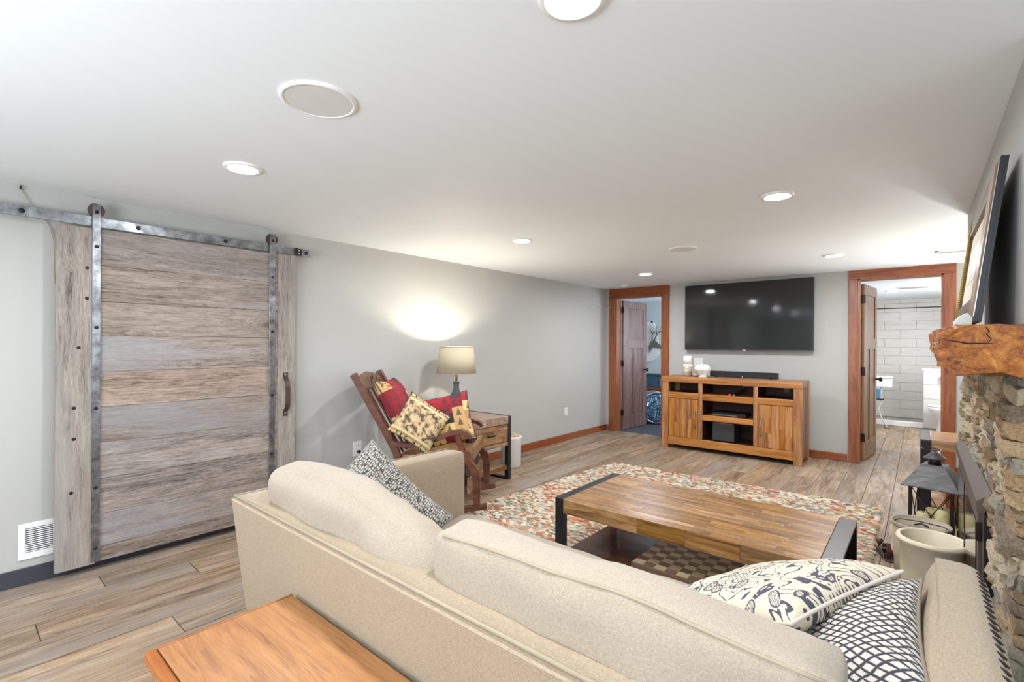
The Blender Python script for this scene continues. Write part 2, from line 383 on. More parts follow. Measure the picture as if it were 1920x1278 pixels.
bm = nb(); box(bm, .10, .40, 5.90, 5.915, H-.012, H-.001); box(bm, .10, .40, 6.035, 6.05, H-.012, H-.001); box(bm, .10, .115, 5.90, 6.05, H-.012, H-.001); box(bm, .385, .4, 5.9, 6.05, H-.012, H-.001); obj('frame', bm, WHITE, t)
for i in range(5): B('slat', plain('vent_slat', 'A8A8A6', .5) if i == 0 else bpy.data.materials['vent_slat'], t, .118, .382, 5.925+i*.022, 5.937+i*.022, H-.010, H-.002, bev=0)
t = thing('exhaust_grille', 'flat white exhaust fan grille in the bathroom ceiling', 'vent', (-.12, 9.2, 2.21))
B('frame', WHITE, t, -.27, .10, 9.05, 9.3, 2.213, 2.224)
for i in range(6): B('slat', bpy.data.materials['vent_slat'], t, -.25, .08, 9.07+i*.037, 9.085+i*.037, 2.209, 2.2135, bev=0)
# ================================================================== BARN DOOR
XF = WX+.09      # front face of the planks
t = thing('barn_door', 'sliding barn door of weathered grey-brown planks on steel straps', 'sliding door', (WX+.07, 1.1, .045))
zs = [.052, .139, .335, .548, .763, .975, 1.187, 1.402, 1.606, 1.823, 2.040]
for a, b in zip(zs, zs[1:]):
    pr = random.uniform(-.003, .003); y0, y1 = .600, 1.660
    bm = nb(); vs = box(bm, XF-.028, XF+pr, y0, y1, a+.001, b-.001)
    bmesh.ops.subdivide_edges(bm, edges=[e for e in bm.edges if abs((e.verts[0].co-e.verts[1].co).y) > .5], cuts=14)
    for v in bm.verts: v.co.z += random.uniform(-.0012, .0012); v.co.x += random.uniform(-.0008, .0008)
    obj('plank', bm, BARNH, t)
for (y0, y1, z1) in ((.422, .598, 2.036), (1.662, 1.793, 2.046)):
    bm = nb(); box(bm, XF-.03, XF+.004, y0, y1, .047, z1)
    bmesh.ops.subdivide_edges(bm, edges=[e for e in bm.edges if abs((e.verts[0].co-e.verts[1].co).z) > .5], cuts=24)
    for v in bm.verts: v.co.y += random.uniform(-.002, .002); v.co.x += random.uniform(-.001, .001)
    obj('stile', bm, BARNV, t)
XS = XF+.011
for (y0, y1, zw) in ((.578, .617, 2.145), (1.597, 1.640, 2.145)):
    bm = nb(); yc = (y0+y1)/2
    box(bm, XF+.005, XS, y0, y1, .06, 2.186, .001)
    box(bm, XF-.026, XF+.0049, y0, y1, 2.180, 2.186, .001)
    so = obj('strap', bm, STEEL, t)
    bm = nb(); cyl(bm, (XF-.022, yc, 2.146), (XF+.003, yc, 2.146), .035, seg=32); cyl(bm, (XF-.016, yc, 2.146), (XF-.012, yc, 2.146), .040, seg=32); cyl(bm, (XF-.001, yc, 2.146), (XF+.004, yc, 2.146), .040, seg=32); obj('wheel', bm, RUST, t)
    for z in (2.135, 1.93, 1.45, .97, .5, .14) if y0 < 1 else (2.135, 1.86, 1.45, .97, .53, .17):
        xx = XS
        bm = nb(); lathe(bm, [(.011, 0), (.010, .004), (.004, .007)], seg=12); xform(bm, Matrix.Translation((xx-.001, yc, z)) @ Matrix.Rotation(math.pi/2, 4, 'Y')); obj('bolt', bm, BOLT, t)
for (y, z) in ((.556, 1.80), (.556, 1.62), (.52, 1.33), (.50, .80), (.49, .49), (.50, .98)):
    bm = nb(); lathe(bm, [(.010, 0), (.010, .001), (.006, .003)], seg=10); xform(bm, Matrix.Translation((XF+.0035, y, z)) @ Matrix.Rotation(math.pi/2, 4, 'Y')); obj('knot_hole', bm, BOLT, t)
# handle: bent strap
hd = nb(); yy = 1.703; hw = .017
prof = [(0, 1.135), (0, 1.095), (.032, 1.068), (.042, 1.03), (.042, .90), (.034, .868), (0, .842), (0, .802)]
pts = [(p[0]+.006, p[1]) for p in prof] + [(p[0], p[1]) for p in prof[::-1]]
for i in range(len(prof)-1):
    (a, za), (b, zb) = prof[i], prof[i+1]
    prism(hd, [(a, za), (b, zb), (b+.006, zb), (a+.006, za)], (XF+.004, yy, 0), (1, 0, 0), (0, 0, 1), (0, 1, 0), hw*2)
ho = obj('handle', hd, RUST, t)
for z in (1.117, .82):
    bm = nb(); lathe(bm, [(.010, 0), (.009, .004), (.003, .007)], seg=12); xform(bm, Matrix.Translation((XF+.010, yy+hw, z)) @ Matrix.Rotation(math.pi/2, 4, 'Y')); obj('bolt', bm, STEEL, ho)
t = thing('door_rail', 'flat galvanised steel rail the barn door hangs from', 'rail', (WX+.08, .8, 2.08))
bm = nb(); box(bm, XF-.011, XF-.003, -.6, 1.921, 2.050, 2.108, .001); obj('bar', bm, STEEL, t)
for y in (.285, .80, 1.30, 1.885, -.25):
    bm = nb(); cyl(bm, (WX, y, 2.08), (XF-.010, y, 2.08), .012); obj('spacer', bm, IRON, t)
    bm = nb(); lathe(bm, [(.015, 0), (.013, .006), (.005, .010)], seg=6); xform(bm, Matrix.Translation((XF-.004, y, 2.08)) @ Matrix.Rotation(math.pi/2, 4, 'Y')); obj('bolt', bm, BOLT, t)
bm = nb(); box(bm, XF-.003, XF+.022, 1.795, 1.803, 2.052, 2.108); box(bm, XF-.003, XF+.003, 1.803, 1.845, 2.054, 2.106); so = obj('stopper', bm, IRON, t)
for z in (2.068, 2.092):
    bm = nb(); cyl(bm, (XF+.003, 1.822, z), (XF+.007, 1.822, z), .006, seg=10); obj('rivet', bm, CHROME, so)
t = thing('ceiling_hook', 'small dark eyelet in the wall with a pale cord running behind the barn door', 'hook', (WX, .285, 2.2))
bm = nb(); tube(bm, [(WX+.012+.012*math.cos(a), .285, 2.222+.0*a+.009*math.sin(a)) for a in np.linspace(0, 2*math.pi, 13)[:-1]], .0035, 6, closed=True); obj('eyelet', bm, BOLT, t)
bm = nb(); tube(bm, [(WX+.012, .285, 2.21), (WX+.014, .32, 2.14), (WX+.016, .365, 2.08), (WX+.016, .40, 2.02), (WX+.016, .418, 1.95), (WX+.016, .425, 1.7)], .003, 6); obj('cord', bm, plain('cord_tan', 'B9AD97', .8), t)
t = thing('loose_wire', 'thin white wire hanging in the far left corner by the doorway casing', 'wire', (WX, 6.45, 2.2))
bm = nb(); tube(bm, [(WX+.01, 6.30, 1.93), (WX+.012, 6.40, 1.90), (WX+.012, 6.46, 1.98), (WX+.012, 6.45, 2.2)], .0025, 5); obj('strand', bm, PLASTICW, t)
bm = nb(); tube(bm, [(WX+.012, 6.45, 2.2), (WX+.02, 6.6, 1.98), (WX+.03, 6.75, 1.93), (WX+.1, 6.85, 1.95)], .0025, 5); obj('strand', bm, PLASTICW, t)
# wall vent
t = thing('wall_vent', 'white louvred return air vent low on the wall left of the barn door', 'vent', (WX, .355, .14))
y0, y1, z0, z1 = .281, .437, .140, .342; a, b = y0+.032, y1+.10
bm = nb()
box(bm, WX, WX+.008, y0, y0+.030, z0, z1, .002); box(bm, WX, WX+.008, .426, .46, z0, z1, .002); box(bm, WX, WX+.008, y0+.030, .426, z1-.030, z1, .002); box(bm, WX, WX+.008, y0+.030, .426, z0, z0+.036, .002); obj('frame', bm, WHITE, t)
B('back', BLACKM, t, WX, WX+.001, y0+.02, .44, z0+.02, z1-.02, bev=0)
for i in range(12):
    z = z0+.040+i*.0112
    bm = nb(); prism(bm, [(.001, .0035), (.006, 0), (.0065, .0015), (.0015, .005)], (WX+.001, y0+.03, z), (1, 0, 0), (0, 0, 1), (0, 1, 0), .117); obj('louvre', bm, WHITE, t)
def outlet(name, label, loc, ax, nrm, w_=.075, h_=.118, gang=1, cord=False, cat='outlet'):
    t = thing(name, label, cat, loc); L = Vector(loc); ax = Vector(ax); nrm = Vector(nrm)
    bm = nb(); prism(bm, [(-w_/2, -h_/2), (w_/2, -h_/2), (w_/2, h_/2), (-w_/2, h_/2)], L, ax, (0, 0, 1), nrm, .006, .002); obj('plate', bm, PLASTICW, t)
    for g_ in range(gang):
        off = (g_-(gang-1)/2)*.045
        for dz in (-.027, .027):
            bm = nb(); prism(bm, [(off-.016, dz-.013), (off+.016, dz-.013), (off+.016, dz+.013), (off-.016, dz+.013)], L+nrm*.006, ax, (0, 0, 1), nrm, .0015); s = obj('socket', bm, PLASTICW, t)
            bm = nb()
            for q in (-.006, .006): prism(bm, [(off+q-.0015, dz-.004), (off+q+.0015, dz-.004), (off+q+.0015, dz+.006), (off+q-.0015, dz+.006)], L+nrm*.0075, ax, (0, 0, 1), nrm, .0006)
            obj('slot', bm, PLASTICB, s)
    return t
t = outlet('wall_outlet', 'white wall outlet with a plugged-in dark cord behind the rocking chair', (WX, 2.405, .425), (0, 1, 0), (1, 0, 0), .085, .13)
bm = nb(); box(bm, WX+.007, WX+.035, 2.40, 2.425, .385, .41, .004); tube(bm, [(WX+.03, 2.41, .395), (WX+.06, 2.42, .37), (WX+.05, 2.43, .30), (WX+.03, 2.45, .15), (WX+.02, 2.6, .01)], .004, 6); obj('plug', bm, PLASTICB, t)
outlet('wall_outlet', 'small white wall outlet near the far left corner above the baseboard', (WX, 5.73, .41), (0, 1, 0), (1, 0, 0))
outlet('wall_outlet', 'white double plate on the wall behind the jars on the console', (-2.385, WY, 1.12), (1, 0, 0), (0, -1, 0), .12, .12, 2)
# ================================================================== TV + CONSOLE
t = thing('television', 'large black flat television mounted on the back wall', 'television', (-1.77, WY, 1.29))
B('bracket', BLACKM, t, -2.0, -1.5, WY-.03, WY-.001, 1.5, 1.95)
B('casing', BLACKM, t, -2.552, -.988, WY-.075, WY-.03, 1.292, 2.192, bev=.006)
g = G('tv_screen'); SCR = g.fin('2A2B2B', .07, spec=.4)
B('screen', SCR, t, -2.543, -.997, WY-.0765, WY-.070, 1.308, 2.183, bev=0)
B('bezel', plain('bezel_grey', '55585B', .3, .5), t, -2.552, -.988, WY-.078, WY-.072, 1.292, 1.300, bev=.001)
bm = nb(); box(bm, -1.79, -1.75, WY-.081, WY-.077, 1.286, 1.304, .002); obj('badge', bm, CHROME, t)
CY = 6.25; CB = 6.72; CL, CR_ = -2.645, -1.015; CT = .945
t = thing('media_console', 'wide rustic pine media console under the television', 'console', (-1.83, 6.48, 0))
B('top', wood('console_top', ['5E3B22', '8C6040', 'A5785A', 'B58B70'], 0, 10, .4, .05, .2), t, CL, CR_, CY+.004, CB, CT-.07, CT, bev=.004)
for y0 in (CY, CB-.07):
    B('leg', PINE, t, CL, CL+.085, y0, y0+.07, 0, CT-.07); B('leg', PINE, t, CR_-.055-.03, CR_, y0, y0+.07, 0, CT-.07)
bm = nb(); prism(bm, [(CL, CT-.072), (CR_, CT-.072), (CR_, CT), (CL, CT)], (0, CY-.004, 0), (1, 0, 0), (0, 0, 1), (0, 1, 0), .008); obj('top_rail', bm, PINEH, t)
xa, xb = -2.560, -2.168; xc, xd = -2.118, -1.520; xe, xf = -1.472, -1.068+-.03
xf = CR_-.087
B('divider', PINE, t, xb, xc, CY, CY+.03, .155, CT-.07); B('divider', PINE, t, xd, xe, CY, CY+.03, .155, CT-.07)
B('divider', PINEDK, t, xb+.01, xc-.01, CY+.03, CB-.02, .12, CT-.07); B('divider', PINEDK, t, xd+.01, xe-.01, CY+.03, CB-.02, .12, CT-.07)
B('rail', PINEH, t, xa, xb, CY, CY+.03, .665, .742); B('rail', PINEH, t, xe, xf, CY, CY+.03, .665, .742)
B('shelf', PINEH, t, xc, xd, CY, CB-.02, .660, .735); B('shelf', PINEH, t, xc, xd, CY+.004, CB-.02, .405, .468)
B('bottom_rail', PINEH, t, xa, xf, CY, CY+.03, .055, .155)
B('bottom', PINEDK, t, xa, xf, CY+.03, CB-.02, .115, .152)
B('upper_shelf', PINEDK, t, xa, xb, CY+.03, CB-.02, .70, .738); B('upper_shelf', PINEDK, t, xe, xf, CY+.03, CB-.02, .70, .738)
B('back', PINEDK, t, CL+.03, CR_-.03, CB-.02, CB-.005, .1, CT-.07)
for (a, b) in ((CL+.005, CL+.02), (CR_-.02, CR_-.004)):
    for i in range(5):
        y = CY+.07+i*(CB-CY-.14)/5
        B('side_board', PINESIDE, t, a, b, y+.001, y+(CB-CY-.14)/5-.001, .06, CT-.07, bev=.001)
for (a, b, hx) in ((xa+.004, xb-.004, xb-.04), (xe+.004, xf-.004, xe+.042)):
    d = bpy.data.objects.new('cabinet_door', None); C.objects.link(d); d.parent = t
    n = 5; ww = [1, .9, 1.1, .8, 1.05]; ww = [q/sum(ww)*(b-a) for q in ww]; x = a
    for i in range(n):
        if i in (1, 3) or (i == 4 and hx > -2):
            zc = random.uniform(.3, .5)
            B('board', PINE, d, x+.001, x+ww[i]-.001, CY+.002+random.uniform(0, .003), CY+.025, .160, zc-.001, bev=.0015)
            B('board', PINE, d, x+.001, x+ww[i]-.001, CY+.002+random.uniform(0, .003), CY+.025, zc, .661, bev=.0015)
        else: B('board', PINE, d, x+.001, x+ww[i]-.001, CY+.002+random.uniform(0, .003), CY+.025, .160, .661, bev=.0015)
        x += ww[i]
    bm = nb(); tube(bm, [(hx, CY, .305), (hx, CY-.025, .315), (hx, CY-.032, .40), (hx, CY-.025, .485), (hx, CY, .495)], [.009, .007, .006, .007, .009], 10)
    for z in (.305, .495): box(bm, hx-.010, hx+.010, CY-.004, CY+.002, z-.018, z+.018, .001)
    obj('handle', bm, plain('pewter', 'A9A49D', .3, .9) if hx < -2 else bpy.data.materials['pewter'], d)
for x, z in ((-2.23, .815), (-1.72, .82), (-1.25, .82)):
    bm = nb(); cyl(bm, (x, CB-.026, z), (x, CB-.02, z), .034, seg=20); obj('cable_hole', bm, plain('hole_glow', '8E8A86', .7) if x < -2 else bpy.data.materials['hole_glow'], t)
for i in range(3): B('foot_block', PINEDK, t, -2.0+i*.35, -1.95+i*.35, CB-.1, CB-.05, 0, .12, bev=0)
# things on / in the console
t = thing('soundbar', 'long low black soundbar on the console top', 'soundbar', (-1.725, 6.60, CT))
B('body', PLASTICB, t, -2.128, -1.325, 6.575, 6.64, CT+.006, CT+.078, bev=.006)
B('grille', plain('soundbar_cloth', '232429', .8), t, -2.11, -1.34, 6.572, 6.576, CT+.014, CT+.072, bev=.001)
bm = nb(); cyl(bm, (-1.727, 6.573, CT+.016), (-1.727, 6.568, CT+.016), .006, seg=10); obj('badge', bm, PLASTICW, t)
for x in (-2.05, -1.4): B('foot', BLACKM, t, x-.02, x+.02, 6.585, 6.63, CT, CT+.008, bev=0)
jc = (-2.385, 6.47)
t = thing('candle_jar', 'tall white pillar jar with brown marbled base, left on the console', 'jar', (jc[0], jc[1], CT))
g = G('marbled_glaze'); v = g.co(); z_ = g.n('SeparateXYZ', 2, None, Vector=v); nz_ = g.noise(g.mapv(v, (6, 6, 30)), 2., 4, .6, 1.)
GL = g.fin(g.ramp(g.ma('ADD', z_, g.ma('MULTIPLY', g.ma('SUBTRACT', nz_, .5), .12)), [(.0, '8C6E58'), (.03, 'C9B6A0'), (.05, '9A7E66'), (.075, 'CFC9C0'), (.11, 'A79A70'), (.14, 'DCD8D2'), (.16, 'F4F2EF')]), .25)
bm = nb(); lathe(bm, [(.052, 0), (.058, .01), (.058, .16)], (*jc, CT), 24); obj('glass_base', bm, GL, t)
bm = nb(); lathe(bm, [(.056, 0), (.056, .10), (.050, .108), (.01, .110)], (*jc, CT+.16), 24); obj('wax', bm, WHITE, t)
t = thing('stone_dish', 'low brown and grey stone dish between the two white jars', 'dish', (-2.30, 6.44, CT))
bm = nb(); lathe(bm, [(.04, 0), (.052, .012), (.054, .03), (.048, .045), (.03, .05)], (-2.268, 6.47, CT), 20); obj('bowl', bm, GL, t)
bm = nb(); lathe(bm, [(.03, 0), (.036, .01), (.02, .02)], (-2.268, 6.47, CT+.05), 14); obj('lid', bm, plain('stone_grey', 'A39B93', .7, nz=.2), t)
jp = (-2.165, 6.40)
t = thing('ribbed_pot', 'round white ribbed ceramic pot on the console, beside the soundbar', 'pot', (*jp, CT))
bm = nb(); lathe(bm, [(.045, 0), (.048, .008), (.042, .018), (.06, .05), (.088, .085), (.098, .105), (.090, .135), (.072, .150), (.070, .155), (.072, .162), (.064, .163), (.060, .150), (.01, .14)], (*jp, CT), 48, 12, .035); obj('body', bm, plain('white_glaze', 'F3F1EC', .25, nz=.01), t)
bm = nb(); tube(bm, [(jp[0]+.071*math.cos(a), jp[1]+.071*math.sin(a), CT+.160) for a in np.linspace(0, 2*math.pi, 25)[:-1]], .005, 8, closed=True); obj('rim', bm, WHITE, t)
t = thing('media_player', 'slim black and silver media player on the middle console shelf', 'media player', (-1.82, 6.42, .468))
B('body', PLASTICB, t, -2.015, -1.62, 6.33, 6.55, .474, .520, bev=.003)
B('front_strip', plain('silver_grey', '7E8488', .35, .6), t, -2.01, -1.72, 6.327, 6.331, .480, .492, bev=0)
for x in (-1.98, -1.66): B('foot', BLACKM, t, x-.01, x+.01, 6.35, 6.53, .468, .475, bev=0)
t = thing('subwoofer', 'black cube subwoofer in the lower middle bay of the console', 'subwoofer', (-1.87, 6.42, .152))
bm = nb(); box(bm, -2.010, -1.745, 6.29, 6.55, .162, .388, .012, 2)
for v in bm.verts:
    if v.co.z > .3: v.co.y += .015
obj('cabinet', bm, plain('sub_grey', '2F3033', .45), t)
B('top_edge', plain('sub_edge', '77797B', .4, .4), t, -1.995, -1.76, 6.306, 6.312, .378, .389, bev=0)
for x in (-1.99, -1.78): B('foot', BLACKM, t, x, x+.03, 6.32, 6.50, .152, .164, bev=0)
t = thing('cable_tangle', 'dark cables with a red-lit plug in the top middle bay of the console', 'cables', (-1.78, 6.40, .735))
bm = nb()
for i in range(4): tube(bm, [(-1.72+i*.01, 6.69, .82), (-1.74+i*.012, 6.58, .80-i*.01), (-1.78+i*.02, 6.46, .745), (-1.72-i*.03, 6.36, .742), (-1.86+i*.04, 6.33, .742)], .004, 6)
obj('wire', bm, PLASTICB, t)
g = G('red_indicator'); RED = g.fin('C01828', .3, Emission_Color='FF2030', Emission_Strength=1.5)
bm = nb(); lathe(bm, [(.012, 0), (.016, .01), (.012, .022)], (-1.80, 6.30, .735), 12); obj('plug', bm, RED, t)['label'] = 'red lit plug'
bm = nb(); lathe(bm, [(.010, 0), (.013, .01), (.008, .02)], (-1.755, 6.31, .735), 12); obj('plug', bm, plain('grey_plug', '9A98A0', .4), t)['label'] = 'grey plug'
# ================================================================== hobby room seen through left doorway
t = thing('stag_plaque', 'white plaque with a grey stag head and antlers on the wall through left doorway', 'wall art', (-4.05, 9.29, 1.0))
pl = [(-.20, .0), (-.14, .12), (-.16, .5), (-.17, .78), (-.12, .84), (-.02, .85), (.03, .80), (.06, .62), (.11, .45), (.12, .16), (.04, .06), (-.06, .02)]
bm = nb(); prism(bm, pl, (-4.12, 9.295, 1.0), (1, 0, 0), (0, 0, 1), (0, -1, 0), .03, .006); obj('plaque', bm, plain('hide_white', 'F0EDE8', .6), t)
bm = nb(); prism(bm, [(-.08, .30), (-.05, .40), (.02, .46), (.06, .44), (.16, .36), (.23, .31), (.22, .28), (.10, .29), (.03, .33), (-.02, .30), (-.05, .20)], (-4.12, 9.262, 1.0), (1, 0, 0), (0, 0, 1), (0, -1, 0), .03, .004); obj('head', bm, plain('stag_grey', '6B6A60', .5), t)
for s_ in ([(0, .45), (.00, .58), (-.05, .68), (-.03, .76)], [(.04, .45), (.10, .56), (.15, .62), (.19, .72)], [(.10, .56), (.08, .66), (.09, .73)], [(.0, .57), (.05, .64)], [(.15, .62), (.22, .64)]):
    bm = nb(); tube(bm, [(-4.12+a, 9.23, 1.0+b) for a, b in s_], [.011, .010, .008, .004][:len(s_)], 6); obj('antler', bm, plain('antler_dark', '5A5950', .5) if 'antler_dark' not in bpy.data.materials else bpy.data.materials['antler_dark'], t)
for (a, b) in ((-.15, .80), (-.02, .82), (-.17, .08)):
    bm = nb(); cyl(bm, (-4.12+a, 9.265, 1+b), (-4.12+a, 9.255, 1+b), .02, seg=10); obj('stud', bm, BOLT, t)
t = thing('drum', 'silver bass drum with sparkling blue head on the dark floor through the left doorway', 'drum', (-3.42, 8.0, 0))
dc = Vector((-3.43, 7.90, .285)); dn = Vector((.62, -.78, 0)).normalized(); q = dn.to_track_quat('Z', 'Y').to_matrix().to_4x4()
bm = nb(); lathe(bm, [(.25, -.30), (.25, 0)], seg=36); xform(bm, Matrix.Translation(dc) @ q); obj('shell', bm, plain('drum_silver', '9FA9B4', .3, .5), t)
g = G('sparkle_blue'); v = g.co(); f_ = g.noise(v, 40., 3); BLUEH = g.fin(g.ramp(f_, [(.35, '1D3B58'), (.5, '3F7196'), (.62, 'BFD9EA')]), .12, .4)
bm = nb(); lathe(bm, [(.245, 0), (.20, .03), (.1, .045), (.01, .05)], seg=36); xform(bm, Matrix.Translation(dc) @ q); obj('drum_head', bm, BLUEH, t)
for zz in (-.02, .0, -.28):
    bm = nb(); tube(bm, [(.26*math.cos(a), .26*math.sin(a), zz) for a in np.linspace(0, 2*math.pi, 37)[:-1]], .012, 8, closed=True); xform(bm, Matrix.Translation(dc) @ q); obj('hoop', bm, CHROME, t)
bm = nb(); box(bm, -3.62, -3.2, 7.92, 7.98, 0, .03); o = obj('stand', bm, BLACKM, t)
t = thing('low_cabinet', 'brown wooden low cabinet behind the drum through the left doorway', 'cabinet', (-3.8, 9.0, 0))
B('carcass', TRIMH, t, -4.3, -3.3, 8.85, 9.25, .08, .50); B('carcass_top', TRIMH, t, -4.32, -3.28, 8.83, 9.26, .50, .54)
B('niche', BLACKM, t, -3.95, -3.4, 8.846, 8.851, .2, .46, bev=0)
for x in (-4.28, -3.36): B('leg', TRIM, t, x, x+.05, 8.87, 9.2, 0, .08)
t = thing('blue_case', 'blue patterned case resting on the low cabinet through the left doorway', 'case', (-3.8, 9.0, .54))
B('body', plain('case_blue', '3E5F78', .6, nz=.2), t, -4.18, -3.45, 8.88, 9.2, .54, .76, bev=.01)
B('lid', plain('case_lid', '2F4A60', .5, nz=.1), t, -4.19, -3.44, 8.87, 9.21, .755, .79, bev=.008)
B('label_patch', plain('case_light', '6F93A8', .5, nz=.1), t, -3.80, -3.6, 8.872, 8.879, .58, .72, bev=0)
# ================================================================== bathroom
TILEM = G('stone_look_tile'); _v = TILEM.vm('ADD', TILEM.co(), TILEM.n('CombineXYZ', 0, None, X=TILEM.ma('MULTIPLY', TILEM.rnd(), 40.), Y=0., Z=TILEM.ma('MULTIPLY', TILEM.rnd(), 17.)))
_f = TILEM.noise(TILEM.mapv(_v, (2, 2, 22)), 2., 5, .6, .5)
TILEM = TILEM.fin(TILEM.mix(_f, 'C9C2B9', 'E9E6E1'), .25)
bm = nb(); box(bm, -1.2, 1.3, 11.52, 11.64, -.01, 2.23); tw = struct('wall_bathroom', bm, plain('tile_grout', 'A59F97', .8))
tmesh = {}
def tile(par, x0, x1, y, z0, z1):
    k_ = (round(x1-x0, 3), round(z1-z0, 3))
    if k_ not in tmesh:
        b = nb(); box(b, -k_[0]/2, k_[0]/2, -.008, 0, -k_[1]/2, k_[1]/2, .0015); bmesh.ops.recalc_face_normals(b, faces=b.faces)
        me = bpy.data.meshes.new('tile'); b.to_mesh(me); b.free(); me.materials.append(TILEM); tmesh[k_] = me
    o = bpy.data.objects.new('tile', tmesh[k_]); C.objects.link(o); o.parent = par; o.location = ((x0+x1)/2, y, (z0+z1)/2)
z = .04; r_ = 0; TH_ = .1625; TL = .46
while z < 2.2:
    z1 = min(z+TH_-.003, 2.224); x = -.98+(TL/2 if r_ % 2 else 0)
    while x < .65:
        tile(tw, x, x+TL-.003, 11.52, z, z1); x += TL
    z += TH_; r_ += 1
bm = nb(); box(bm, .035, 1.25, 10.52, 10.62, -.01, .97); hw_ = struct('wall_half', bm, bpy.data.materials['tile_grout'])
for i in range(4):
    x = .037 - (.2 if i % 2 else 0)
    while x < 1.1:
        a, b = max(x, .037), min(x+.46-.003, 1.24)
        tile(hw_, a, b, 10.52, .01+i*.24, .01+i*.24+.237); x += .46
SB('trim_9', WHITE, .02, 1.25, 10.505, 10.635, .97, .99)
SB('trim_10', WHITE, -1.15, .035, 10.50, 10.60, 0, .085, bev=.006)
bm = nb(); box(bm, -1.15, 1.25, 10.6, 11.52, -.01, .02); struct('floor_shower', bm, plain('shower_pan', 'B8AD9C', .5))
t = thing('shower_rail', 'dark thin rail running across the top of the shower opening', 'rail', (-.3, 10.55, 2.0))
bm = nb(); cyl(bm, (-1.15, 10.55, 2.005), (1.25, 10.55, 2.005), .009, seg=10); obj('rod', bm, BLACKM, t)
for x in (-1.15, 1.23):
    bm = nb(); cyl(bm, (x, 10.55, 2.005), (x+.02, 10.55, 2.005), .028, seg=14); obj('flange', bm, BLACKM, t)
t = thing('toilet', 'white toilet in front of the half wall in the bathroom', 'toilet', (.4, 10.2, 0))
PORC = plain('porcelain', 'F1F1F2', .12, nz=.005)
bm = nb(); prof = [(.10, 0), (.11, .02), (.095, .12), (.10, .2), (.15, .28), (.185, .36), (.19, .40)]
lathe(bm, prof, seg=28); xform(bm, Matrix.Translation((.33, 10.2, 0)) @ Matrix.Diagonal((1.28, 1, 1, 1))); obj('bowl', bm, PORC, t)
bm = nb(); lathe(bm, [(.19, 0), (.197, .012), (.19, .025), (.05, .032)], seg=28); xform(bm, Matrix.Translation((.335, 10.2, .40)) @ Matrix.Diagonal((1.28, 1, 1, 1))); obj('lid', bm, PORC, t)
bm = nb(); box(bm, .60, .80, 10.0, 10.4, .36, .74, .02, 2); obj('tank', bm, PORC, t)
bm = nb(); box(bm, .59, .81, 9.99, 10.41, .74, .775, .01, 2); obj('tank_lid', bm, PORC, t)
bm = nb(); box(bm, .33, .72, 10.09, 10.31, 0, .36, .03, 2); obj('pedestal', bm, PORC, t)
t = thing('paper_holder', 'toilet paper roll on its holder above the toilet', 'paper roll', (.35, 10.45, .8))
bm = nb(); cyl(bm, (.27, 10.45, .80), (.40, 10.45, .80), .055, seg=20); obj('roll', bm, WHITE, t)
bm = nb(); tube(bm, [(.245, 10.51, .83), (.245, 10.45, .80), (.42, 10.45, .80), (.42, 10.51, .83)], .006, 6); obj('bracket', bm, CHROME, t)
B('shelf_plate', CHROME, t, .24, .43, 10.39, 10.51, .865, .87)
t = thing('wall_vanity', 'small white wall-hung vanity box behind the bathroom door', 'vanity', (-.7, 10.3, .68))
B('cabinet', WHITE, t, -1.14, -.36, 10.05, 10.42, .68, .83, bev=.003); B('countertop', PORC, t, -1.14, -.345, 10.03, 10.43, .83, .85, bev=.004)
B('drawer_front', WHITE, t, -1.10, -.40, 10.043, 10.051, .695, .82, bev=.002)
t = thing('shower_hose', 'white flexible sprayer hose with a blue brush hanging under the vanity', 'hose', (-.52, 10.0, .3))
bm = nb(); tube(bm, [(-.50, 10.10, .68), (-.51, 10.08, .52), (-.50, 10.09, .44), (-.535, 10.1, .32), (-.50, 10.1, .18), (-.45, 10.12, .07), (-.43, 10.14, .02)], .011, 8); obj('hose', bm, plain('hose_white', 'D5D0C8', .4), t)
bm = nb(); box(bm, -.56, -.50, 10.03, 10.05, .50, .66, .01); obj('brush', bm, plain('brush_blue', '4E7FA8', .5), t)['label'] = 'blue brush'
bm = nb(); box(bm, -.60, -.46, 10.03, 10.07, .465, .49, .006); obj('hook', bm, IRON, t)
bm = nb(); lathe(bm, [(.04, 0), (.03, .03), (.012, .04)], (-.43, 10.14, 0), 12); obj('valve', bm, plain('valve_brass', '9A8F82', .4, .5), t)
# ================================================================== FIREPLACE
STONE = G('ledger_stone'); _r = STONE.rnd(); _o = STONE.n('CombineXYZ', 0, None, X=STONE.ma('MULTIPLY', _r, 31.), Y=STONE.ma('MULTIPLY', _r, 57.), Z=0.)
_v = STONE.vm('ADD', STONE.co(), _o); _f = STONE.noise(_v, 9., 6, .65, .6)
_c1 = STONE.ramp(_r, [(0, 'A5835C'), (.12, 'C7A678'), (.25, 'DBC29B'), (.36, 'A09D90'), (.46, 'CBB088'), (.58, '836D58'), (.68, 'E0CCAA'), (.8, 'B88F60'), (.9, 'ABA592')], True)
_c = STONE.mix(STONE.rng(_f, .35, .7), STONE.mix(.55, _c1, '3D3128'), STONE.mix(.25, _c1, 'E2D3B4'))
_s = STONE.noise(STONE.mapv(_v, (8, 3, 40)), 3., 4)
STONE.bump(STONE.ma('ADD', _f, _s), .7, .006)
STONE = STONE.fin(_c, .75)
smeshes = []
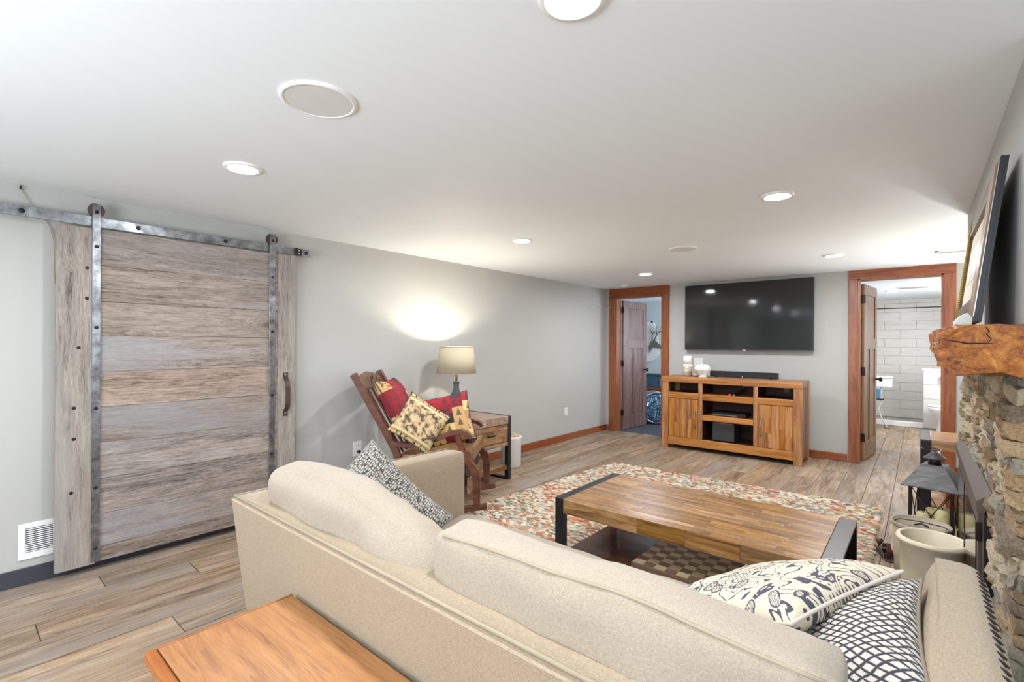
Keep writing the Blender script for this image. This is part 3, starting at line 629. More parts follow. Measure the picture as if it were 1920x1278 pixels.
for i in range(10):
    bm = nb(); bmesh.ops.create_cube(bm, size=1.); bmesh.ops.subdivide_edges(bm, edges=bm.edges[:], cuts=2 if i % 3 else 1, use_grid_fill=True)
    for v in bm.verts:
        if v.co.x < -.1: v.co.x += random.uniform(-.22, .30)
        v.co.y += random.uniform(-.035, .035); v.co.z += random.uniform(-.06, .06)
        if v.co.x < -.1: v.co.z += random.uniform(-.10, .10); v.co.y *= random.uniform(.9, 1.0)
    bmesh.ops.recalc_face_normals(bm, faces=bm.faces)
    me = bpy.data.meshes.new('stone'); bm.to_mesh(me); bm.free(); me.materials.append(STONE); smeshes.append(me)
bm = nb(); 
for a in ((1.985, 2.47, 0, 1.285), (3.93, 4.13, 0, 1.285), (2.47, 3.93, .82, 1.285)): box(bm, .215, .2352, *a)
fp = struct('wall_fireplace', bm, plain('mortar', '4A4038', .95))
z = 0.0
while z < 1.27:
    hh = random.uniform(.036, .062)
    if z+hh > 1.285: hh = 1.285-z
    y = 1.975+random.uniform(-.004, .004)
    while y < 4.13:
        L = random.uniform(.10, .27); y1 = min(y+L, 4.15+random.uniform(-.02, .015))
        if 4.15-y1 < .07: y1 = 4.15+random.uniform(-.02, .015)
        segs = [(y, y1)]
        if z+hh/2 < .82:
            segs = []
            if y < 2.47: segs.append((y, min(y1, 2.475)))
            if y1 > 3.93: segs.append((max(y, 3.925), y1))
        for a, b in segs:
            if b-a < .03: continue
            dp = random.choice((.014, .018, .022, .028, .036)) + .014
            o = bpy.data.objects.new('stone', random.choice(smeshes)); C.objects.link(o); o.parent = fp
            o.location = (.235-dp/2, (a+b)/2, z+hh/2); o.scale = (dp, b-a-.002, hh-.002); o.rotation_euler = (0, random.uniform(-.05, .05), random.uniform(-.1, .1)*min(1, .12/(b-a)))
        y = y1
        if y1 >= 4.12: break
    z += hh
# mantel beam
MANT = G('hewn_beam'); _v = MANT.co(); _f = MANT.noise(MANT.mapv(_v, (9, 5, 9)), 2., 8, .7, 1.2)
_g2 = MANT.noise(MANT.mapv(_v, (60, 14, 60)), 2., 4, .7, .8)
_h = MANT.ma('ADD', _f, MANT.ma('MULTIPLY', _g2, .35)); MANT.bump(_h, .9, .008)
MANT = MANT.fin(MANT.ramp(MANT.rng(_h, .42, .95), [(0, '2A140A'), (.25, '6A3412'), (.5, '9A5A20'), (.75, 'B4742E'), (1, 'CF9850')]), .55)
bm = nb(); box(bm, .045, .36, 1.86, 3.75, 0, .14)
bmesh.ops.subdivide_edges(bm, edges=[e for e in bm.edges if abs((e.verts[0].co-e.verts[1].co).y) > .5], cuts=30)
bmesh.ops.subdivide_edges(bm, edges=[e for e in bm.edges if abs((e.verts[0].co-e.verts[1].co).y) < .001], cuts=8)
bmesh.ops.subdivide_edges(bm, edges=bm.edges[:], cuts=1)
for v in bm.verts:
    p = v.co.copy(); t_ = (p.y-1.86)/1.89
    n1 = noise.noise(p*9); n2 = noise.noise(p*28+Vector((3, 1, 2)))
    ex = .0
    if p.x < .06: v.co.x += n1*.016+n2*.006
    if p.z > .13: v.co.z += n1*.010+n2*.004
    if p.z < .01: v.co.z += n1*.014+n2*.006
    if p.y < 1.88: v.co.y += noise.noise(p*6)*.02+n2*.008
    # chamfered hewn corner edges
    if p.x < .07 and p.z > .12: v.co.x += .012; v.co.z -= .006
    if p.x < .07 and p.z < .02: v.co.x += .016; v.co.z += .006
    v.co.z += 1.283+t_*.037
    if p.x > .235 and p.y < 1.97: pass
for v in bm.verts:
    if v.co.x > .2345 and v.co.y > 1.95: v.co.x = .2345
mo = obj('mantel_beam', bm, MANT, None); tag(mo, 'rough-hewn orange brown timber mantel beam above the stone fireplace', 'mantel')
bm = nb()
tube(bm, [(.05, 1.835, 1.383), (.075, 1.835, 1.378), (.10, 1.838, 1.372), (.125, 1.842, 1.373), (.15, 1.846, 1.372)], [.0008, .0018, .0024, .0018, .0008], 6)
tube(bm, [(.135, 1.838, 1.418), (.142, 1.838, 1.405), (.136, 1.838, 1.398), (.146, 1.838, 1.385), (.14, 1.84, 1.375)], [.0015, .002, .0015, .0018, .0008], 6)
obj('crack', bm, plain('crack_dark', '1A0D07', .9), mo)
# firebox insert
t = thing('fireplace_insert', 'black steel fireplace insert with hood and doors in the stone surround', 'fireplace', (.2, 3.25, 0))
FB = plain('stove_steel', '62564E', .45, .4)
bm = nb(); prism(bm, [(.160, .79), (.200, .825), (.2345, .825), (.2345, .74), (.160, .75)], (0, 2.485, 0), (1, 0, 0), (0, 0, 1), (0, 1, 0), 1.43); obj('hood', bm, FB, t)
B('side_frame', BLACKM, t, .18, .234, 2.485, 2.57, 0, .76); B('side_frame', BLACKM, t, .18, .234, 3.83, 3.915, 0, .76)
B('bottom_frame', BLACKM, t, .175, .234, 2.57, 3.83, 0, .09)
B('firebox_back', BLACKM, t, .225, .2345, 2.57, 3.83, .09, .76, bev=0)
for (a, b) in ((2.58, 3.24), (3.25, 3.82)):
    d = B('glass_door', FB, t, .170, .185, a, b, .1, .74, bev=.003)
    g = bpy.data.materials.get('smoked_glass') or G('smoked_glass').fin('0B0B0C', .08)
    g.name = 'smoked_glass'
    B('glass', g, d, .167, .171, a+.05, b-.05, .15, .68, bev=0)
    B('latch', BLACKM, d, .166, .171, (b-.03 if a < 3 else a+.01), (b-.01 if a < 3 else a+.03), .40, .46, bev=.001)
for z in (.62, .30):
    B('hinge', BRONZE, t, .163, .19, 2.565, 2.595, z, z+.07)
# pictures on mantel
def frame(name, label, yb0, yb1, z0, hgt, xb, xt, wd, mf, mside, thick=.022):
    t = thing(name, label, 'picture frame', (xb, (yb0+yb1)/2, z0), None)
    L = math.hypot(hgt, xt-xb); up = Vector((xt-xb, 0, hgt)).normalized(); nr = Vector((-up.z, 0, up.x)); ay = Vector((0, 1, 0)); o0 = Vector((xb, yb0, z0)); W_ = yb1-yb0
    def slab(nm, a0, a1, b0, b1, n0, n1, m, par=t):
        bm = nb(); prism(bm, [(a0, b0), (a1, b0), (a1, b1), (a0, b1)], o0+nr*n0, ay, up, nr, n1-n0, .0015); return obj(nm, bm, m, par)
    return t, slab, L, W_, up, nr, o0
GOLD = plain('aged_gold', 'B89A3E', .35, .8, nz=.3); WALN = wood('frame_brown', ['5C3F26', '8A6640', 'A98258'], 2, 14, .35, .05, .1)
WALNY = wood('frame_brown_side', ['3A2C22', '5C4A38', '70604C'], 1, 14, .35, .05, .1)
CREAM = plain('mat_cream', 'CFC6B0', .8, nz=.02)
t, slab, L, W_, up, nr, o0 = frame('picture_frame', 'large brown and black framed picture leaning on the wall above the mantel', 2.17, 3.25, 1.443, .525, .150, .212, .07, WALN, BLACKM)
slab('backing', 0, W_, 0, L, 0, .008, BLACKM)
slab('outer_edge', 0, .012, 0, L, .0081, .020, BLACKM); slab('outer_edge', W_-.012, W_, 0, L, .0081, .020, BLACKM); slab('outer_edge', .012, W_-.012, L-.016, L, .0081, .020, BLACKM); slab('outer_edge', .012, W_-.012, 0, .016, .0081, .020, BLACKM)
slab('silver_lip', .012, .0155, .016, L-.016, .0081, .0215, CHROME)
slab('stile', .016, .17, .016, L-.016, .008, .027, WALN); slab('stile', W_-.09, W_-.016, .016, L-.016, .008, .027, WALNY)
slab('rail', .17, W_-.09, L-.1, L-.016, .008, .025, WALNY); slab('rail', .17, W_-.09, .016, .09, .008, .025, WALNY)
slab('mat', .17, W_-.09, .09, L-.1, .008, .013, CREAM)
g = G('landscape_print'); v = g.co(); PR = g.fin(g.ramp(g.noise(v, 5., 4), [(.3, 'A8A493'), (.5, 'D5D0C0'), (.7, 'E8E4D8')]), .3)
slab('print', .30, W_-.22, .19, L-.19, .013, .0145, PR)
for i in range(46):
    c_ = o0+Vector((0, 1, 0))*(W_-.105)+up*(.03+i*(L-.06)/46)+nr*.026
    bm = nb(); bmesh.ops.create_icosphere(bm, subdivisions=1, radius=.006, matrix=Matrix.Translation(c_)); obj('bead', bm, GOLD, t)
t = thing('paper_card', 'folded white card standing at the corner of the mantel', 'card', (.11, 2.2, 1.43))
bm = nb(); prism(bm, [(-.022, 0), (.030, .0), (.034, .028), (.018, .044), (-.004, .034), (-.026, .014)], (.098, 2.06, 1.425), Rv, (0, 0, 1), Fv, .004, .001); obj('sheet', bm, PLASTICW, t)
bm = nb(); prism(bm, [(-.022, 0), (.030, .0), (.028, .014), (-.024, .010)], (.098, 2.06, 1.425), Rv, (0, .9, .2), Fv*.3+Uv, .003); obj('fold', bm, PLASTICW, t)
# ================================================================== RUG
rc = [Vector((-2.90, 1.95)), Vector((-.22, 1.95)), Vector((-.262, 5.055)), Vector((-2.685, 4.975))]
def rugp(u, v): return (rc[0]*(1-u)+rc[1]*u)*(1-v)+(rc[3]*(1-u)+rc[2]*u)*v
t = thing('area_rug', 'multicoloured chunky woven area rug under the coffee table', 'rug', (-1.5, 3.5, 0))
bm = nb(); n = 40; ring = []
for i in range(n): ring.append(rugp(i/n, 0))
for i in range(n): ring.append(rugp(1, i/n))
for i in range(n): ring.append(rugp(1-i/n, 1))
for i in range(n): ring.append(rugp(0, 1-i/n))
prism(bm, [(p.x+random.uniform(-.006, .006), p.y+random.uniform(-.006, .006)) for p in ring], (0, 0, .001), (1, 0, 0), (0, 1, 0), (0, 0, 1), .011); obj('backing', bm, plain('jute_backing', '9A8B74', .95, nz=.2), t)
# tufts
NU, NV = 78, 150
base = []
for k in range(6):
    a = 2*math.pi*k/6; base.append((math.cos(a), math.sin(a), 0))
base += [(math.cos(2*math.pi*k/6)*.72, math.sin(2*math.pi*k/6)*.72, .7) for k in range(6)] + [(0, 0, 1)]
base = np.array(base)
bf = []
for k in range(6):
    bf.append((k, (k+1) % 6, 6+(k+1) % 6)); bf.append((k, 6+(k+1) % 6, 6+k)); bf.append((6+k, 6+(k+1) % 6, 12))
bf = np.array(bf)
pal = np.array([lin(c)[:3] for c in ('E6DCC6', 'DCCFB4', 'CDBEA0', 'C2AF8C', 'D9A27E', 'C26B42', 'B5492F', 'D98A5E', '7F8C8C', '5C6E72', 'A9AA84', '8C8A62', 'E9E2D2', 'B8926A', '98A9A6')])
wts = np.array([16, 13, 10, 7, 6, 7, 4, 5, 4, 2.5, 4, 3, 12, 5, 3]); wts /= wts.sum()
rs = np.random.RandomState(5); vs_, fs_, cs_ = [], [], []; cnt = 0
for j in range(NV):
    y_ = (j+.5)/NV; u = rs.uniform(0, .01)
    while u < 1:
        du = rs.uniform(.009, .017); c = rugp(min(u+du/2, 1), min(1, max(0, y_+rs.uniform(-.002, .002))))
        L_ = du*2.6*.5*1.7; Wd = 3.1/NV*.5*1.3; h_ = rs.uniform(.010, .019)
        a = rs.uniform(-.35, .35); m = np.array([[math.cos(a)*L_, -math.sin(a)*Wd, 0], [math.sin(a)*L_, math.cos(a)*Wd, 0], [0, 0, h_]])
        vs_.append(base@m.T+np.array([c.x, c.y, .010])); fs_.append(bf+cnt); cnt += 13
        nz_ = noise.noise(Vector((c.x*2.2, c.y*5, 0)))
        if rs.rand() < .25 or not cs_: ci = rs.choice(len(pal), p=wts)
        elif nz_ > .22 and rs.rand() < .5: ci = rs.choice([4, 5, 7, 13, 6])
        elif nz_ < -.28 and rs.rand() < .4: ci = rs.choice([8, 10, 11, 14])
        else: ci = rs.choice(len(pal), p=wts)
        cs_.append(pal[ci]*rs.uniform(.6, .95)); u += du
V_ = np.concatenate(vs_); F_ = np.concatenate(fs_); nt = len(cs_)
me = bpy.data.meshes.new('pile'); me.vertices.add(len(V_)); me.vertices.foreach_set('co', (V_-np.array([-1.5, 3.5, 0])).astype(np.float32).ravel())
me.loops.add(len(F_)*3); me.loops.foreach_set('vertex_index', F_.astype(np.int32).ravel()); me.polygons.add(len(F_))
me.polygons.foreach_set('loop_start', np.arange(0, len(F_)*3, 3, dtype=np.int32)); me.update(calc_edges=True)
ca = me.color_attributes.new('tuft', 'FLOAT_COLOR', 'POINT'); cc = np.ones((len(V_), 4), np.float32); cc[:, :3] = np.repeat(np.array(cs_), 13, 0); ca.data.foreach_set('color', cc.ravel())
me.polygons.foreach_set('use_smooth', np.ones(len(F_), bool))
g = G('wool_tufts'); col = g.n('Attribute', 0, {'attribute_name': 'tuft'}); g.bump(g.noise(g.co(), 700., 2), .5, .002); me.materials.append(g.fin(g.mix(.12, col, g.ramp(g.noise(g.co(), 300., 2), [(.3, '8A7C68'), (.7, 'F2EADC')])), .95, spec=.1))
o = bpy.data.objects.new('pile', me); C.objects.link(o); o.parent = t; o['kind'] = 'stuff'
# ================================================================== COFFEE TABLE
X0, X1, Y0, Y1, ZT = -1.668, -.250, 2.378, 3.100, .45
t = thing('coffee_table', 'long rustic coffee table with black steel ends on the rug', 'coffee table', ((X0+X1)/2, (Y0+Y1)/2, .02))
for (a, b) in ((X0, X0+.055), (X1-.075, X1)):
    for y in (Y0, Y1-.05): B('leg', BLACKM, t, a, b, y, y+.05, .026, ZT-.012)
    B('end_bar', BLACKM if a < -1 else plain('lightened_black_steel', '554E4B', .35, .4), t, a, b, Y0, Y1, ZT-.012, ZT, bev=.002)  # right end bar takes a lighter grey than the left
    B('foot_bar', BLACKM, t, a, b, Y0+.05, Y1-.05, .026, .036, bev=.001)
xa, xb = X0+.057, X1-.077; rows = 16; wy = (Y1-Y0-.03)/rows
B('core', ACACIA, t, xa, xb, Y0+.015, Y1-.015, ZT-.082, ZT-.010, bev=0)
for r_ in range(rows):
    x = xa
    while x < xb-.01:
        L = random.uniform(.14, .42); x1 = min(x+L, xb)
        if xb-x1 < .08: x1 = xb
        B('strip', ACACIA, t, x+.0003, x1-.0003, Y0+.015+r_*wy+.0003, Y0+.015+(r_+1)*wy-.0003, ZT-.012, ZT-.0015+random.uniform(-.0006, .0006), bev=.0008); x = x1
for y in (Y0+.001, Y1-.015):
    x = xa
    while x < xb-.01:
        x1 = min(x+random.uniform(.25, .5), xb)
        if xb-x1 < .12: x1 = xb
        B('apron_strip', ACACIA, t, x+.0004, x1-.0004, y, y+.014, ZT-.085, ZT-.002, bev=.001); x = x1
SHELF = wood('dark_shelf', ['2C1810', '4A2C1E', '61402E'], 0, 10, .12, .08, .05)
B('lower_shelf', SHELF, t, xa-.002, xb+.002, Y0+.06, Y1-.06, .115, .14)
# chess board
t = thing('chess_board', 'wooden chess board lying on the lower shelf of the coffee table', 'board game', (-.93, 2.72, .14))
bx0, bx1, by0, by1, bz = -1.245, -.70, 2.445, 2.895, .14
bx0, bx1, by0, by1 = -1.215, -.72, 2.46, 2.885
B('box', wood('board_frame', ['4A3526', '6B5140', '7D6350'], 0, 12, .3, .03), t, bx0, bx1, by0, by1, bz, bz+.030)
SQ = [wood('maple_square', ['BFA47F', 'CFB48E', 'DBC49E'], 0, 10, .3, .05, .05), wood('walnut_square', ['6A5038', '80644A', '907458'], 0, 10, .3, .05, .05)]
nx_, ny_ = 8, 8
for i in range(nx_):
    for j in range(ny_):
        sx = (bx1-bx0-.014)/nx_; sy = (by1-by0-.014)/ny_
        B('square', SQ[(i+j) % 2], t, bx0+.007+i*sx, bx0+.007+(i+1)*sx-.0004, by0+.007+j*sy, by0+.007+(j+1)*sy-.0004, bz+.029, bz+.0315, bev=0)
# ================================================================== SOFA
ZS = .78; SX0, SX1, SY0, SYF = -2.005, .135, .715, 1.85
t = thing('sofa', 'cream linen two-seat sofa with loose back cushions, seen from behind', 'sofa', (-.93, 1.3, 0))
bm = nb(); prism(bm, [(.80, .09), (SY0, ZS-.012), (SY0+.015, ZS), (SY0+.125, ZS), (SY0+.140, ZS-.015), (.98, .09)], (SX0, 0, 0), (0, 1, 0), (0, 0, 1), (1, 0, 0), SX1-SX0, .012); obj('back', bm, LINEN, t, True, 40)
B('seat_base', LINEN, t, SX0+.12, -.012, .9, SYF-.02, .09, .30, bev=.01)
def cushion(name, w_, h_, t_, mat, par, cen, R_, U_, n=22, crown=.5, seam=True, wr=.0, sag=0., pinch=.03, seed=0):
    """box-ish cushion in plane (R_, U_) with thickness along N"""
    R_ = Vector(R_).normalized(); U_ = Vector(U_); U_ = (U_-R_*U_.dot(R_)).normalized(); N_ = R_.cross(U_)
    bm = nb(); uvl = bm.loops.layers.uv.new('UVMap'); V = {}
    def pt(u, v, s):
        e = (1-abs(u)**3.2)*(1-abs(v)**3.2); th = t_/2*((1-crown)*min(1, e*14)**.5*1.+crown*max(e, 0)**.6) if e > 0 else 0
        x = u*w_/2*(1-pinch*(1-v*v)*abs(u)**4); y = v*h_/2*(1-pinch*(1-u*u)*abs(v)**4) - sag*h_*(1-u*u)*(v+1)/2
        p = Vector(cen)+R_*x+U_*y
        q = Vector((x*3+seed, y*3, s*2+seed))
        th += wr*(noise.noise(q*2.2)*.9+noise.noise(Vector((q.x*6, q.y*1.5, q.z)))*.5)*min(1, e*3)
        p += N_*s*th
        return p
    for s in (-1, 1):
        for i in range(n+1):
            for j in range(n+1):
                u = math.sin((i/n*2-1)*math.pi/2*.999); v = math.sin((j/n*2-1)*math.pi/2*.999)
                if s == 1 and (i in (0, n) or j in (0, n)): V[(s, i, j)] = V[(-1, i, j)]
                else: V[(s, i, j)] = bm.verts.new(pt(u, v, s))
        for i in range(n):
            for j in range(n):
                q = [(i, j), (i+1, j), (i+1, j+1), (i, j+1)]
                if s < 0: q = q[::-1]
                f = bm.faces.new([V[(s, *k_)] for k_ in q]); f.smooth = True
                for lp, k_ in zip(f.loops, q): lp[uvl].uv = (math.sin((k_[0]/n*2-1)*math.pi/2)*.5+.5, math.sin((k_[1]/n*2-1)*math.pi/2)*.5+.5)
    edge = [V[(-1, i, 0)].co.copy() for i in range(n)]+[V[(-1, n, j)].co.copy() for j in range(n)]+[V[(-1, n-i, n)].co.copy() for i in range(n)]+[V[(-1, 0, n-j)].co.copy() for j in range(n)]
    o = obj(name, bm, mat, par)
    return o, edge
def boxcush(name, x0, x1, y0, y1, z0, z1, mat, par, r=.045, puff=.02, lean=0., seed=0, wr=.006):
    """soft box cushion, boxed edges with two welt seams"""
    bm = nb(); n = 14; cx, cy, cz = (x0+x1)/2, (y0+y1)/2, (z0+z1)/2; hx, hy, hz = (x1-x0)/2, (y1-y0)/2, (z1-z0)/2
    bmesh.ops.create_cube(bm, size=2); bmesh.ops.subdivide_edges(bm, edges=bm.edges[:], cuts=n, use_grid_fill=True)
    for v in bm.verts:
        p = v.co.copy(); q = Vector((p.x*hx, p.y*hy, p.z*hz)); c_ = Vector([max(-h+r, min(h-r, a)) for a, h in zip(q, (hx, hy, hz))]); d = q-c_
        if d.length > 1e-9: q = c_+d.normalized()*min(r, d.length*1.0 if sum(abs(a) > 1e-9 for a in d) == 1 else r)
        sx, sy, sz = p.x, p.y, p.z
        q.y += sy*puff*(1-sx*sx)*(1-sz*sz); q.z += sz*puff*(1-sx*sx)*(1-sy*sy)*.8; q.x += sx*puff*.5*(1-sy*sy)*(1-sz*sz)
        k_ = noise.noise(Vector((q.x*5+seed, q.y*9, q.z*9)))*wr*1.6+noise.noise(Vector((q.x*16+seed, q.y*16, q.z*8)))*wr*.7
        q += d.normalized()*k_ if d.length > 1e-9 else Vector((0, 0, 0))
        q.y += lean*q.z
        v.co = q+Vector((cx, cy, cz))
    return obj(name, bm, mat, par, True)
la = boxcush('arm', SX0+.002, SX0+.125, .79, SYF, .09, ZS+.006, LINEN, t, .035, .004, seed=11, wr=.001)
ra = boxcush('arm', -.022, SX1, .79, 1.81, .09, ZS+.010, LINEN, t, .050, .010, seed=12, wr=.0015)
for v in ra.data.vertices:
    w_ = v.co+wloc(t)
    if w_.x < .03: v.co.x += max(0, w_.y-1.1)*.055
for (a, b) in ((SX0+.128, -.945), (-.94, -.018)):
    boxcush('seat_cushion', a, b, .93, SYF+.0, .30, .462, LINENC, t, .04, .012, seed=a)
# back cushions (loose, slumped)
c1 = boxcush('back_cushion', -1.875, -.945, .785, .925, .47, .908, LINENC, t, .06, .022, .05, 3, .013)
for v in c1.data.vertices:   # left cushion: slumped, leaning on the back
    w_ = v.co+wloc(t); u = (w_.x+1.865)/.92; k_ = max(0, (w_.z-.47)/.45)
    w_.y += -.015*k_+.05*k_*math.sin(u*3.14)*.3; w_.z += k_*(.012*math.sin(u*4)-.052*max(0, u-.45)/.55)
    if u > .8: w_.y += (u-.8)*.15*k_; w_.z -= (u-.8)*.12*k_
    v.co = w_-wloc(t)
c2 = boxcush('back_cushion', -.94, -.085, .795, .935, .47, .895, LINENC, t, .026, .02, .04, 8, .008)
def seam(pts, par, r=.0035): 
    bm = nb(); tube(bm, pts, r, 6); return obj('piping', bm, PIPE, par)
# welt lines follow the cushion's own surface
def welt(cush, yfrac, x0, x1, zmax, off=.0):
    me = cush.data; W0 = wloc(cush); pts = []
    for k_ in range(25):
        x = x0+(x1-x0)*k_/24; best = None
        for v in me.vertices:
            p = v.co+W0
            if abs(p.x-x) < .035:
                sc = p.z*1.0-p.y*yfrac
                if best is None or sc > best[0]: best = (sc, p.copy())
        pts.append(Vector((x, best[1].y, best[1].z)))
    for _ in range(3): pts = [pts[0]]+[Vector((pts[i].x, (pts[i-1].y+pts[i].y*2+pts[i+1].y)/4, (pts[i-1].z+pts[i].z*2+pts[i+1].z)/4)) for i in range(1, 24)]+[pts[-1]]
    seam(pts, cush)
welt(c2, 1.0, -.91, -.10, 1)
seam([(SX0+.01, SY0+.012, ZS+.002), (SX1-.01, SY0+.012, ZS+.002)], t, .005)
seam([(SX0+.006, SY0+.006, ZS-.01), (SX0+.006, .80, .1)], t, .004)
seam([(SX0+.01, SY0+.014, ZS+.002), (SX0+.01, SYF-.05, ZS+.006)], t, .003)
# whip stitch on right arm
ST = plain('stitch_shadow', '2A1D15', .8)
for i in range(24):
    y = 1.72-i*.030
    bm = nb(); bmesh.ops.create_icosphere(bm, subdivisions=2, radius=1, matrix=Matrix.Translation((SX1-.016, y, ZS-.001)) @ Matrix.Rotation(math.radians(38), 4, 'Y') @ Matrix.Rotation(.3, 4, 'Z') @ Matrix.Diagonal((.012, .0065, .003, 1)))
    obj('stitch', bm, ST, t, True)
for (x, y) in ((SX0+.05, .86), (SX1-.06, .86), (SX0+.05, 1.76), (SX1-.06, 1.72)): B('foot', ROCK, t, x-.03, x+.03, y-.03, y+.03, 0, .095)
# ------------------------------------------------------------------ pillow materials
g = G('knit_scale'); uv = g.co('UV'); vv = g.mapv(uv, (52, 30, 1)); vo = g.n('TexVoronoi', 0, None, Vector=vv, Scale=1., Randomness=.55)
ed = g.n('TexVoronoi', 0, {'feature': 'DISTANCE_TO_EDGE'}, Vector=vv, Scale=1., Randomness=.55)
g.bump(g.ma('SUBTRACT', 1., vo), .8, .006); SCALE = g.fin(g.mix(g.rng(ed, .04, .2), '3A3836', g.mix(g.noise(uv, 6., 2), '9A8F80', 'D0CAC0')), .8)
g = G('net_print'); uv = g.co('UV'); wv = g.noise(uv, 3.5, 2, out=1); v2 = g.vm('ADD', g.mapv(uv, (26, 19, 1)), g.vm('MULTIPLY', wv, (2.2, 2.2, 0)))
sx = g.n('SeparateXYZ', 0, None, Vector=v2); sy = g.n('SeparateXYZ', 1, None, Vector=v2)
a_ = g.ma('ABSOLUTE', g.ma('SINE', g.ma('MULTIPLY', g.ma('ADD', sx, sy), 2.6))); b_ = g.ma('ABSOLUTE', g.ma('SINE', g.ma('MULTIPLY', g.ma('SUBTRACT', sx, g.ma('MULTIPLY', sy, 1.0)), 2.6)))
mn = g.ma('MINIMUM', a_, b_); mn = g.ma('ADD', mn, g.ma('MULTIPLY', g.ma('SUBTRACT', g.noise(uv, 40., 3), .5), .45))
g.bump(mn, .5, .004); NET = g.fin(g.mix(g.rng(mn, .30, .60), '34323A', 'C9C1B3'), .85)
g = G('toile_leaf_print'); uv = g.co('UV')
wv = g.vm('MULTIPLY', g.vm('SUBTRACT', g.noise(uv, 5., 2, out=1), (.5, .5, .5)), (.16, .16, 0)); uw = g.vm('ADD', uv, wv)
vsc = g.mapv(uw, (6.5, 11, 1), rot=(0, 0, .5)); vo = g.n('TexVoronoi', 0, None, Vector=vsc, Scale=1., Randomness=.8)
vp = g.n('TexVoronoi', 2, None, Vector=vsc, Scale=1., Randomness=.8)
rel = g.vm('SUBTRACT', vsc, vp); hx = g.n('SeparateXYZ', 0, None, Vector=rel); hy = g.n('SeparateXYZ', 1, None, Vector=rel)
ring = g.ma('MULTIPLY', g.ma('GREATER_THAN', vo, .30), g.ma('LESS_THAN', vo, .37))
hat = g.ma('MULTIPLY', g.ma('LESS_THAN', vo, .30), g.ma('GREATER_THAN', g.ma('SINE', g.ma('ADD', g.ma('MULTIPLY', g.ma('ABSOLUTE', hy), 60.), g.ma('MULTIPLY', hx, 26.))), .1))
n1 = g.noise(g.mapv(uw, (3.2, 3.2, 1)), 1.2, 1.5, .5, .8)
stem = g.ma('LESS_THAN', g.ma('ABSOLUTE', g.ma('SUBTRACT', g.ma('FRACT', g.ma('MULTIPLY', n1, 11.)), .5)), .09)
dots = g.ma('MULTIPLY', g.ma('LESS_THAN', g.n('TexVoronoi', 0, None, Vector=uv, Scale=34., Randomness=.1), .22), g.ma('GREATER_THAN', g.noise(uv, 3., 1), .54))
ink = g.ma('ADD', g.ma('ADD', ring, g.ma('MULTIPLY', hat, .8)), g.ma('ADD', g.ma('MULTIPLY', stem, g.ma('GREATER_THAN', vo, .37)), dots), clamp=True)
PAIS = g.fin(g.mix(ink, 'CFC2AB', '47454F'), .85)
def quilt(name, nx, ny, stops):
    g = G(name); uv = g.co('UV'); v = g.mapv(uv, (nx, ny, 1)); x = g.n('SeparateXYZ', 0, None, Vector=v); y = g.n('SeparateXYZ', 1, None, Vector=v)
    cell = g.n('CombineXYZ', 0, None, X=g.ma('FLOOR', x), Y=g.ma('FLOOR', g.ma('ADD', y, g.ma('MULTIPLY', g.ma('FLOOR', x), .5))), Z=2.)
    wn = g.n('TexWhiteNoise', 0, {'noise_dimensions': '3D'}, Vector=cell)
    base = g.ramp(wn, stops, True)
    wn2 = g.n('TexWhiteNoise', 0, {'noise_dimensions': '3D'}, Vector=g.vm('ADD', cell, (5, 3, 9)))
    fx = g.ma('SUBTRACT', g.ma('FRACT', x), .5); fy = g.ma('SUBTRACT', g.ma('FRACT', g.ma('ADD', y, g.ma('MULTIPLY', g.ma('FLOOR', x), .5))), .5)
    # fir tree motif: triangle with jagged sides
    saw = g.ma('FRACT', g.ma('MULTIPLY', fy, 7.)); wd = g.ma('MULTIPLY', g.ma('SUBTRACT', .40, fy), g.ma('SUBTRACT', .42, g.ma('MULTIPLY', saw, .22)))
    tree = g.ma('MULTIPLY', g.ma('LESS_THAN', g.ma('ABSOLUTE', fx), wd), g.ma('GREATER_THAN', fy, -.38))
    bl = g.ma('MULTIPLY', g.ma('GREATER_THAN', g.noise(g.mapv(uv, (nx*2.4, ny*2.4, 1)), 1.2, 2), .53), g.ma('LESS_THAN', g.ma('MAXIMUM', g.ma('ABSOLUTE', fx), g.ma('ABSOLUTE', fy)), .40))
    mot = g.ma('ADD', g.ma('MULTIPLY', tree, g.ma('GREATER_THAN', wn2, .5)), g.ma('MULTIPLY', bl, g.ma('LESS_THAN', wn2, .5)), clamp=True)
    c = g.mix(g.ma('MULTIPLY', mot, .8), base, '3A3234')
    g.bump(g.noise(uv, 180., 2), .3, .002)
    return g.fin(c, .85)
QU = quilt('lodge_patchwork', 4.5, 5, [(0, 'A01E2C'), (.20, 'C9A06A'), (.40, 'AC2430'), (.50, 'B98A5E'), (.66, '8C1C28'), (.75, 'E3C27A'), (.91, '3A3436')])
g = G('wildlife_toile'); uv = g.co('UV'); y = g.n('SeparateXYZ', 1, None, Vector=uv)
n1 = g.noise(g.mapv(uv, (5, 5, 1)), 1.5, 5, .65, .5); c = g.ramp(n1, [(.38, 'D8BE92'), (.5, 'BE9F74'), (.56, '6A5A4A'), (.66, '4A4038')])
st = g.ma('SINE', g.ma('MULTIPLY', y, 60.)); band = g.ma('GREATER_THAN', g.ma('ABSOLUTE', g.ma('SUBTRACT', y, .5)), .34)
bc = g.mix(g.rng(st, -.2, .2), 'B48E5A', 'DAC79C'); bc = g.mix(g.ma('MULTIPLY', g.ma('GREATER_THAN', g.noise(g.mapv(uv, (30, 8, 1)), 1., 2), .56), g.ma('GREATER_THAN', g.ma('ABSOLUTE', g.ma('SUBTRACT', y, .5)), .42)), bc, '2E2720')
TOILE = g.fin(g.mix(band, c, bc), .85)
